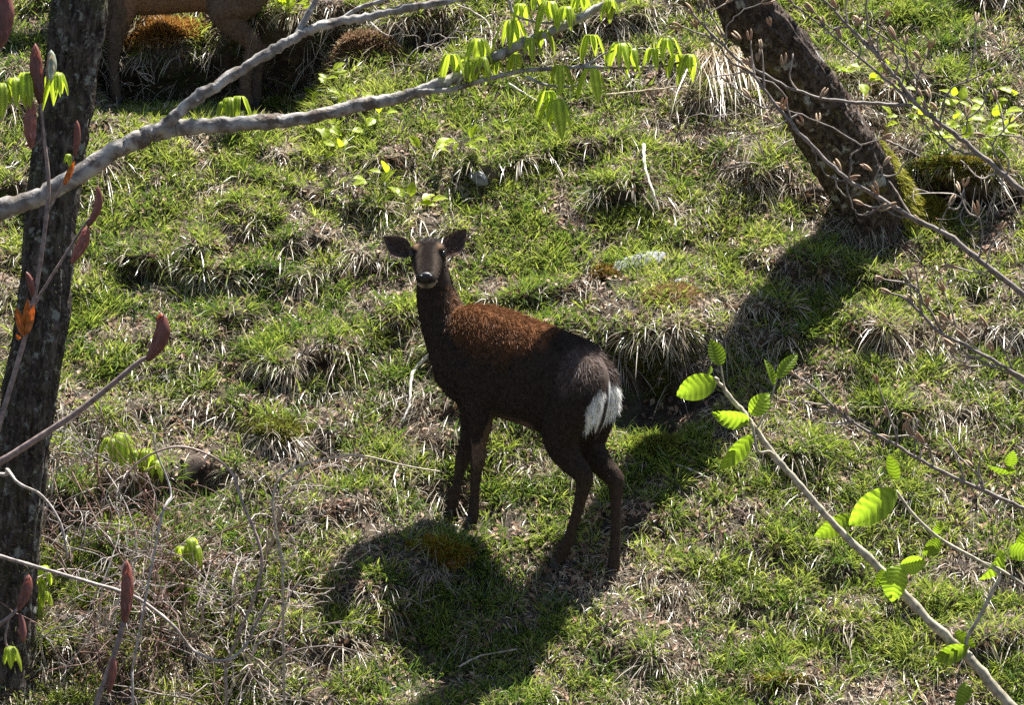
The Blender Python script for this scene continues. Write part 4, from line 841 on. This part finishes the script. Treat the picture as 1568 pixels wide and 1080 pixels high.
budding('thin bare twig with small buds behind the broad leaved stem', 9.0, sD, bD, tipbuds(sD + bD, [(1290, 636), (1298, 640), (1340, 655), (1382, 660), (1490, 715)], rg))

# ---- saplings with long red brown buds, left foreground
D3 = 8.6; RED = np.array([0.17, 0.078, 0.066]); REDT = np.array([0.32, 0.10, 0.06]); SB = (0.20, 0.15, 0.13)
def sapling(label, stems, buds, leaves, d=D3, side=-0.25, groundstem=True, orange=()):
    mb = MB(); px_tube(mb, stems[0][0], d, stems[0][1], stems[0][2], SB, 8, 6, 0.2); gx = to_ground(mb, P(*stems[0][0][0], d), side, stems[0][1] * K * d, SB)
    t = thing('budding_sapling', gx, label, 'sapling'); put('stem', mb.mesh('stem'), M_twig, t)
    for pts, r0, r1 in stems[1:]:
        m2 = MB(); px_tube(m2, pts, d, r0, r1, SB, 7, 6, 0.2); put('twig', m2.mesh('twig'), M_twig, t)
    rg = np.random.default_rng(int(abs(buds[0][0])) + 1)
    for bx, by, tx, ty, wd, bend, bright in buds:
        m2 = MB(); c = RED * (0.8 + bright * 0.5) + REDT * bright * 0.5 if bright >= 0 else np.array([0.36, 0.42, 0.32]); bud_mesh(m2, P(bx, by, d), P(tx, ty, d - .01), wd * K * d, CR * bend * K * d, c, c * 0.8 + REDT * 0.35 * (bright >= 0), 12); b_ = put('bud', m2.mesh('bud'), M_bud, t)
        if wd > 14:
            ms = MB(); q0 = P(bx + wd * .2, by - (by - ty) * .1, d - .012); q1 = P(tx + wd * .05, ty + 4, d - .016)
            leaf_mesh(ms, q0 + CR * bend * K * d * 0.3, q1 + CR * bend * K * d * 0.3, wd * .62 * K * d, -CF, c * 1.25, 3, 0.5, -0.1, 10); put('bud_scale', ms.mesh('bud_scale'), M_bud, b_)
    for (x, y, s) in leaves:
        m2 = MB(); palm_mesh(m2, P(x, y, d), s * K * d, LG * rg.uniform(.85, 1.1), rg, 8, 0.5); put('leaf', m2.mesh('leaf'), M_leaf, t)
    for bx, by, tx, ty, wd in orange:
        m2 = MB(); leaf_mesh(m2, P(bx, by, d - .01), P(tx, ty, d - .02), wd * K * d, unit(-CF + CR * 0.3), (0.42, 0.15, 0.03), 3, 0.6, -0.15, 10); put('bud_scale', m2.mesh('bud_scale'), M_bud, t)
    return t
sapling('sapling with long red brown buds unfolding before the dark trunk', [([(-20, 720), (2, 640), (26, 560), (48, 478), (62, 400), (74, 300), (72, 250), (66, 200), (62, 158)], 4.5, 2.5), ([(52, 468), (78, 425), (112, 372), (136, 335)], 2.6, 2), ([(70, 330), (92, 290), (108, 252), (114, 236)], 2, 1.6), ([(48, 478), (44, 462)], 2, 1.6), ([(70, 205), (54, 222), (48, 226)], 1.8, 1.6)],
        [(62, 158, 54, 66, 21, -2, .0), (48, 226, 50, 154, 20, -3, .55), (114, 240, 118, 184, 11, 2, .1), (110, 402, 134, 346, 18, 4, .45), (134, 348, 150, 284, 13, 8, .15), (50, 456, 40, 416, 11, 3, .0), (74, 130, 78, 76, 16, 3, -1)],
        [(22, 120, 54), (88, 112, 62), (40, 112, 50), (4, 128, 46), (104, 236, 20)], orange=[(36, 516, 24, 470, 13), (38, 514, 42, 456, 13), (40, 512, 52, 466, 12), (98, 284, 114, 246, 10), (30, 520, 24, 512, 8)])
sapling('bare stem ending in one curved purple brown bud', [([(-60, 742), (0, 708), (60, 670), (120, 630), (180, 582), (212, 555), (228, 546)], 6.5, 3.2)], [(226, 552, 246, 478, 24, 12, .1)], [], 8.8, -0.3, orange=[(243, 492, 246, 480, 8)])
sapling('upright red brown bud on a dark stem among thin twigs', [([(120, 1150), (150, 1072), (172, 1012), (190, 952)], 5, 4)], [(190, 956, 194, 858, 20, 3, .2), (166, 1062, 174, 1006, 13, 2, .15)], [], 8.6, -0.1)
sapling('small red brown bud by the foot of the dark trunk', [([(-60, 985), (-10, 962), (14, 946), (30, 930)], 4, 2.5), ([(14, 946), (8, 980), (14, 996)], 2, 1.5)], [(28, 934, 44, 880, 17, 4, .1), (28, 965, 38, 975, 9, 0, .5), (30, 940, 36, 985, 11, 2, .2)], [(15, 992, 34)], 8.7, -0.2)
sapling('big brown bud left of the upper dark trunk above the red buds', [([(-120, 260), (-60, 200), (-20, 120), (0, 70)], 4, 3)], [(0, 72, 6, -20, 26, 6, .05)], [], 8.3, -0.4)

# ------------------------------------------------------------------ bare thicket, lower left
def bare_shrub(px, py, n, hgt, colr, label, group, seed, lean=(0, 0, 0), r0=0.005, red=0.5):
    rg = np.random.default_rng(seed); g = ground_at(px, py)[0]; t = thing('bare_shrub', g, label, 'shrub', group)
    for q in range(n):
        mb = MB(); cst = np.asarray(colr) * rg.uniform(0.6, 1.25); d = unit(np.array([rg.normal() * .7, rg.normal() * .35 - .1, 1.0]) + np.asarray(lean)); ln = hgt * rg.uniform(0.6, 1.25)
        def shoot(p, d, ln, r, dep):
            m = 8; pts = [p]; bend = rg.normal(size=3) * 0.16 + np.array([0, 0, -0.05])
            for z in range(m):
                d = unit(d + bend + rg.normal(size=3) * 0.16); pts.append(pts[-1] + d * ln / m)
            pts = np.array(pts); rad = np.maximum(np.linspace(r, r * 0.35, m + 1), 0.0014); mb.add(*tube(pts, rad, 5), C=cst * rg.uniform(.8, 1.2))
            if rg.uniform() < red:
                for z in (m, m - 2):
                    b = unit(rg.normal(size=3)); mb.add(np.array([pts[z], pts[z] + b * 0.012, pts[z] + b * 0.007 + unit(rg.normal(size=3)) * 0.005]), None, [[0, 1, 2]], (0.30, 0.10, 0.05))
            if dep > 0:
                for z in rg.choice(np.arange(1, m), 3, replace=False):
                    shoot(pts[z], unit(d + unit(rg.normal(size=3)) * 0.9), ln * rg.uniform(0.35, 0.65), rad[z] * 0.65, dep - 1)
        shoot(g - np.array([0, 0, .03]), d, ln, r0 * rg.uniform(.7, 1.3), 2); put('stem', mb.mesh('stem'), M_twig, t)
    return t
LB = ['tangled bare grey twig shrub in the thicket before the dark trunk', 'tangled bare reddish brown twig shrub in the thicket before the dark trunk', 'tangled bare whitish twig shrub in the thicket before the dark trunk']
for k, (x, y) in enumerate([(60, 900), (120, 860), (150, 960), (210, 900), (230, 1010), (90, 1030), (300, 980), (280, 860), (350, 930), (390, 1040), (170, 790), (60, 790), (330, 1075), (180, 1070), (120, 720), (400, 860), (250, 940), (30, 850)]):
    bare_shrub(x, y, 7, random.uniform(.4, .7), [(0.27, 0.22, 0.19), (0.19, 0.11, 0.085), (0.38, 0.34, 0.30)][k % 3], LB[k % 3], 'bare twig thicket', 100 + k, r0=0.0044)
for k, (x, y, hg, lab) in enumerate([(430, 790, .42, 'thin reddish bare shrub standing alone in grass beside the thicket'), (225, 150, .42, 'thin pale bare twig shrub between the legs of the deer at the dark bank'), (640, 110, .34, 'thin dry twig shrub by the dark hollow under the grey branch'), (1500, 330, .35, 'bare pale twigs growing from the mossy ledge beside leaning trunk'), (1180, 250, .3, 'bare twig shrub left of the leaning trunk foot')]):
    bare_shrub(x, y, 4, hg, (0.36, 0.30, 0.26), lab, None, 200 + k, r0=0.0038, red=0.2)
# arching pale canes in the thicket
def cane(pts, d, r0, r1, colr, label, name='arching_cane'):
    path = px_path([(x + rng.normal() * 4, y + rng.normal() * 4, d + rng.normal() * .03) for x, y in pts], d, 7); g = path[0]
    mb = MB(); L = len(path); mb.add(*tube(path, np.linspace(r0, r1, L) * K * d, 7, 0.35), C=colr)
    z = ground_z(g[0], g[1]); mb.add(*tube(catmull([g, (g + np.array([g[0], g[1] + .03, z])) / 2, np.array([g[0], g[1] + .05, z - .05])], 4), r0 * K * d, 6), C=colr)
    t = thing(name, (g[0], g[1], z), label, 'cane'); put('stem', mb.mesh('stem'), M_twig, t); return t
dl = 12.6
cane([(-40, 838), (0, 850), (60, 862), (120, 882), (180, 905), (215, 925), (260, 962), (300, 1000), (335, 1012), (370, 995), (395, 950), (415, 910)], dl, 3.4, 1.8, (0.27, 0.23, 0.20), 'long pale cane arching low through the bare thicket')
cane([(345, 1020), (400, 870), (370, 770), (350, 720), (290, 682), (240, 690), (200, 720), (180, 760)], dl, 2.6, 1.6, (0.30, 0.22, 0.18), 'thin brown cane bowed over beside the thicket')
cane([(430, 870), (425, 760), (440, 715), (500, 698), (550, 700), (620, 715), (668, 722)], 12.9, 2.2, 1.2, (0.40, 0.33, 0.24), 'thin tan cane lying level towards the front legs of the deer')
cane([(200, 1030), (255, 800), (262, 755), (245, 690), (232, 660)], dl, 2.0, 1.3, (0.36, 0.33, 0.30), 'upright whitish cane in the bare thicket')
cane([(-30, 725), (0, 722), (16, 716), (30, 738), (60, 762), (95, 800), (100, 860)], 12.4, 3.6, 1.8, (0.34, 0.30, 0.26), 'pale bent dead root across the dark trunk')

# ------------------------------------------------------------------ dead sticks lying on the turf
def stick(pts, r0, r1, colr, label, lift=0.03):
    pp = []; lift *= 0.7
    for x, y in pts:
        g, _, _ = ground_at(x, y); pp.append(g + NS * lift)
    path = catmull(pp, 5); path = path + rng.normal(size=path.shape) * 0.0015; dm = pix(path[0])[2]; mb = MB(); mb.add(*tube(path, np.linspace(r0, r1, len(path)) * K * dm * 0.6, 7, 0.3), C=colr)
    t = put('fallen_stick', mb.mesh('fallen_stick'), M_twig); tag(t, label, 'stick'); return t
W = (0.46, 0.42, 0.37)
stick([(656, 548), (642, 568), (632, 592), (624, 625), (620, 652)], 6, 3, W, 'whitish dead stick lying beside the deer chest', .05)
stick([(562, 648), (590, 628), (626, 610)], 3, 2.5, W, 'thin dead twig joining the whitish stick by the deer')
stick([(982, 228), (986, 262), (996, 300), (1008, 328)], 4.5, 3, (0.5, 0.46, 0.38), 'pale straight stick standing out of the turf above the grey rock', .05)
stick([(928, 152), (990, 146), (1058, 142)], 3, 2, (0.42, 0.34, 0.22), 'tan stick lying level under the drooping leaves', .05)
stick([(560, 30), (590, 60), (620, 66)], 3, 2, W, 'short pale stick in front of the brown hollow', .05)
stick([(1036, 716), (1060, 728), (1086, 738)], 3, 2, W, 'short pale stick in the tree shadow behind the deer', .04)
stick([(700, 20), (740, 40), (755, 80), (748, 110)], 3, 2, (0.42, 0.36, 0.28), 'curved dry stick hanging beside the brown hollow', .06)
stick([(690, 35), (662, 60), (652, 78)], 3.5, 2, W, 'pale forked dry stick over the brown hollow', .06)
stick([(700, 1030), (740, 1012), (790, 1008)], 3, 2, (0.40, 0.34, 0.26), 'thin tan stick at the lower edge of the deer shadow', .04)
stick([(780, 135), (800, 150), (828, 168)], 3, 2, W, 'short whitish stick below the leaf tassels', .05)
stick([(1085, 80), (1105, 120), (1125, 165)], 3, 2, (0.48, 0.38, 0.28), 'tan dry stalk beside the leaning trunk', .06)

# ------------------------------------------------------------------ rocks
def rock(px, py, sx, sy, sz, rot, label, seed):
    g, _, _ = ground_at(px, py); n, m = 15, 22; th = np.linspace(0, np.pi, n); ph = np.linspace(0, 2 * np.pi, m, endpoint=False); TH, PH = np.meshgrid(th, ph, indexing='ij')
    X, Y, Z = np.sin(TH) * np.cos(PH), np.sin(TH) * np.sin(PH), np.cos(TH)
    r = 1 + 0.5 * (fbm(X * 1.7 + Z + 5, Y * 1.7 - Z + 3, seed, 3) - 0.5); r = np.round(r * 8) / 8 * 0.7 + r * 0.3
    V = np.stack([X * sx, Y * sy, Z * sz], -1) * r[..., None]; c, s = math.cos(rot), math.sin(rot)
    ax, ay = CR * c + VS * s, -CR * s + VS * c; V = g + V[..., :1] * ax + V[..., 1:2] * ay + V[..., 2:] * NS - NS * 0.005
    i, j = np.meshgrid(np.arange(n - 1), np.arange(m), indexing='ij'); j2 = (j + 1) % m
    Q = np.stack([i * m + j, (i + 1) * m + j, (i + 1) * m + j2, i * m + j2], -1).reshape(-1, 4)
    o = put('rock', mesh_np('rock', V.reshape(-1, 3), Q), M_rock); tag(o, label, 'rock'); return o
rock(976, 403, .15, .05, .034, 0.55, 'flat pale grey rock showing through the grass behind the deer', 3)
rock(736, 272, .022, .045, .03, 0.9, 'small added rock in place of the glint in a dark grass hollow', 5)  # added rock, stands in for a white glint in a dark hole
rock(1040, 427, .04, .02, .015, 0.2, 'small grey stone beside the rusty moss', 8)

# ------------------------------------------------------------------ moss cushions
def moss(px, py, rx, ry, rz, ca, cb, label, n=2200, ln=0.022):
    g, u0, v0 = ground_at(px, py); dm = pix(g)[2]; rx, ry = rx * K * dm, ry * K * dm / 0.66
    m, k = 8, 24; t = np.linspace(0, 1, m); a = np.linspace(0, 2 * np.pi, k, endpoint=False)
    wob = 0.6 + 0.8 * vnoise(a * 1.9 + px, a * 0 + py, 2); wob[-2:] = wob[:2][::-1]; uu = u0 + rx * t[:, None] * (np.cos(a) * wob)[None]; vv = v0 + ry * t[:, None] * (np.sin(a) * wob)[None]; p, nn = surf(uu, vv)
    up = unit(np.array([0, -0.35, 1.0])); hgt = rz * (1 - t[:, None] ** 2.2) * (0.75 + 0.5 * fbm(uu / .05, vv / .05, 3, 2)) - 0.012 * t[:, None] ** 3
    V = p + up * hgt[..., None]
    i, j = np.meshgrid(np.arange(m - 1), np.arange(k), indexing='ij'); j2 = (j + 1) % k
    Q = np.stack([i * k + j, (i + 1) * k + j, (i + 1) * k + j2, i * k + j2], -1).reshape(-1, 4)
    t0 = thing('moss_cushion', g, label, 'moss'); put('cushion', mesh_np('cushion', V.reshape(-1, 3), Q, None, np.tile(np.array(ca) * 0.5, (m * k, 1))), M_moss, t0)
    q = np.sqrt(rng.uniform(size=n)); b = rng.uniform(0, 2 * np.pi, n); wb = np.interp(b, np.append(a, 2 * np.pi), np.append(wob, wob[0])) * rng.uniform(.85, 1.25, n); pu, pv = u0 + rx * q * wb * np.cos(b), v0 + ry * q * wb * np.sin(b); p, nn = surf(pu, pv)
    hz = rz * (1 - q ** 2.2) * (0.75 + 0.5 * fbm(pu / .05, pv / .05, 3, 2)); p = p + up * hz[:, None]
    d = unit(nn * 0.5 + up * 0.6 + np.stack([np.cos(b), np.sin(b) * .8, np.sin(b) * .5], -1) * (q * 0.8)[:, None] + rng.normal(size=(n, 3)) * 0.35); mx = rng.uniform(size=(n, 1))
    f = blades(p, d, rng.uniform(.5, 1.2, n) * ln, rng.uniform(0.003, 0.006, n), rng.uniform(0, .5, n), np.array(ca) * (1 - mx) + np.array(cb) * mx, (0.6, 0.6, 0.6), (1.1, 1.1, 1.1), 'moss_fronds', M_moss, ts=(0, .6, 1), ws=(1, .9), parent=t0); f["kind"] = "stuff"
    return t0
YM, OM, GM = (0.32, 0.24, 0.03), (0.28, 0.15, 0.06), (0.19, 0.20, 0.04)
moss(678, 848, 36, 22, .03, YM, (0.30, 0.17, 0.02), 'golden moss cushion at the front feet of the deer', 3000)
moss(1022, 450, 38, 14, .02, (0.36, 0.20, 0.09), (0.25, 0.20, 0.10), 'rusty moss patch beside the grey rock')
moss(922, 418, 20, 12, .02, YM, OM, 'small golden moss tuft left of the grey rock', 900)
moss(245, 50, 66, 12, .03, (0.40, 0.20, 0.05), (0.46, 0.26, 0.08), 'rusty moss fringe hanging over the dark bank behind deer legs', 4200, .035)
moss(1420, 318, 36, 34, .04, (0.24, 0.19, 0.02), GM, 'golden green moss at the foot of the leaning trunk', 3000)
moss(1470, 256, 70, 13, .02, (0.36, 0.24, 0.03), GM, 'brown and golden moss on the ledge beside leaning trunk', 3000)
moss(1000, 688, 50, 20, .03, GM, (0.20, 0.20, 0.03), 'green moss hummock right of the deer hind legs', 2600)
moss(420, 655, 50, 18, .012, GM, (0.18, 0.17, 0.03), 'green moss hummock left of the deer near the thicket', 2600)
moss(1010, 545, 60, 30, .03, GM, (0.17, 0.16, 0.03), 'dark green moss on the shaded face behind the deer rump', 3000)
moss(1190, 1050, 30, 12, .008, YM, (0.30, 0.28, 0.04), 'yellow moss patch low on the slope under the leafy stem', 1200)
moss(540, 78, 70, 22, .04, (0.22, 0.13, 0.07), (0.30, 0.20, 0.12), 'brown dead moss hummock under the grey branch', 3200, .035)

# ------------------------------------------------------------------ seedlings with bright small leaves
def seedling(px, py, hgt, n, size, label, group, seed, spread=0.08, colr=(0.42, 0.52, 0.04)):
    rg = np.random.default_rng(seed); g = ground_at(px, py)[0]; t = thing('seedling', g, label, 'seedling', group)
    top = g + np.array([rg.normal() * .03, -0.05, hgt]); mb = MB(); st = catmull([g - np.array([0, 0, .02]), (g + top) / 2 + rg.normal(size=3) * .01, top], 4); mb.add(*tube(st, np.linspace(.003, .0015, len(st)), 5), C=(0.24, 0.20, 0.10))
    ends = []
    for q in range(n):
        f = rg.uniform(0.45, 1); b = st[int(f * (len(st) - 1))]; e = b + np.array([rg.normal() * spread, rg.normal() * spread * .6, rg.uniform(0, .05)]); mb.add(*tube(catmull([b, (b + e) / 2 + np.array([0, 0, .01]), e], 3), .0012, 4), C=(0.2, 0.2, 0.08)); ends.append((b, e))
    put('stem', mb.mesh('stem'), M_twig, t)
    for b, e in ends:
        m2 = MB(); d = unit(e - b + rg.normal(size=3) * .02 + np.array([0, 0, -.015])); s = size * rg.uniform(.7, 1.2)
        leaf_mesh(m2, e, e + d * s, s * .62, unit(np.array([rg.normal() * .4, -0.5, 1.0])), np.array(colr) * rg.uniform(.8, 1.15), 4, .3, .15, 6); put('leaf', m2.mesh('leaf'), M_leaf, t)
LS = 'little seedling with bright yellow green leaves below the grey branch'
for k, (x, y) in enumerate([(500, 150), (545, 168), (470, 150), (572, 200), (525, 250), (585, 300), (640, 318), (655, 258), (690, 250), (520, 225)]):
    seedling(x, y, random.uniform(.07, .13), random.randint(5, 8), .062, LS, 'seedlings below the grey branch', 300 + k, .035)
LS2 = 'little bright green seedling beside the dark bank above the forked branch'
for k, (x, y) in enumerate([(425, 62), (445, 85), (488, 80), (415, 30), (440, 40)]): seedling(x, y, random.uniform(.08, .15), 7, .066, LS2, 'seedlings beside the dark bank', 330 + k, .04)
LS3 = 'bright green leafy seedling on the slope right of the leaning trunk'
for k, (x, y) in enumerate([(1310, 140), (1345, 165), (1405, 200), (1440, 215), (1475, 195), (1520, 200), (1545, 225), (1500, 240), (1460, 240), (1560, 180)]): seedling(x, y, random.uniform(.08, .18), 8, .062, LS3, 'seedlings right of the leaning trunk', 350 + k, .06)
def palm_seedling(px, py, items, label, seed):
    rg = np.random.default_rng(seed); g, _, _ = ground_at(px, py); d = pix(g)[2] - .08; t = thing('palmate_seedling', g, label, 'seedling')
    mb = MB()
    for (x, y, s) in items: q = catmull([g, (g + P(x, y, d)) / 2 + np.array([0, 0, .03]), P(x, y, d)], 4); mb.add(*tube(q, np.linspace(.003, .0018, len(q)), 5), C=(0.25, 0.2, 0.12))
    put('stem', mb.mesh('stem'), M_twig, t)
    for (x, y, s) in items: m2 = MB(); palm_mesh(m2, P(x, y, d), s * K * d, LG * rg.uniform(.75, 1.0), rg, 6); put('leaf', m2.mesh('leaf'), M_leaf, t)
palm_seedling(215, 770, [(185, 665, 46), (170, 672, 40), (222, 690, 52), (205, 690, 40), (238, 706, 40)], 'seedling with hanging palmate leaves behind the thicket', 1)
palm_seedling(290, 880, [(292, 826, 38), (275, 838, 30), (300, 836, 30)], 'palmate seedling glowing yellow green inside the thicket', 2)
palm_seedling(360, 190, [(352, 150, 40), (366, 148, 34), (342, 156, 30)], 'small palmate seedling at the hind feet of the deer by the bank', 3)
palm_seedling(66, 930, [(66, 868, 36), (60, 890, 40), (66, 905, 36), (56, 930, 30)], 'bright leaves at the right foot of the dark trunk', 4)
# brown leaf litter pockets hang in the hollows; long drooping sedge beside the leaning trunk
n = 260; g, u0, v0 = ground_at(1105, 95); pu = u0 + rng.normal(size=n) * .06; pv = v0 + rng.normal(size=n) * .03; p, nn = surf(pu, pv)
t = thing('sedge_tussock', g, 'tan drooping sedge tussock left of the leaning trunk', 'sedge')
o = blades(p, unit(np.array([0.1, -.6, .6]) + rng.normal(size=(n, 3)) * .3), rng.uniform(.15, .34, n), rng.uniform(.003, .005, n), rng.uniform(.8, 1.4, n), np.array([0.45, 0.36, 0.24]) * rng.uniform(.6, 1.2, (n, 1)), (.8, .8, .8), (1.1, 1.1, 1), 'sedge_blades', M_straw, parent=t); o["kind"] = "stuff"
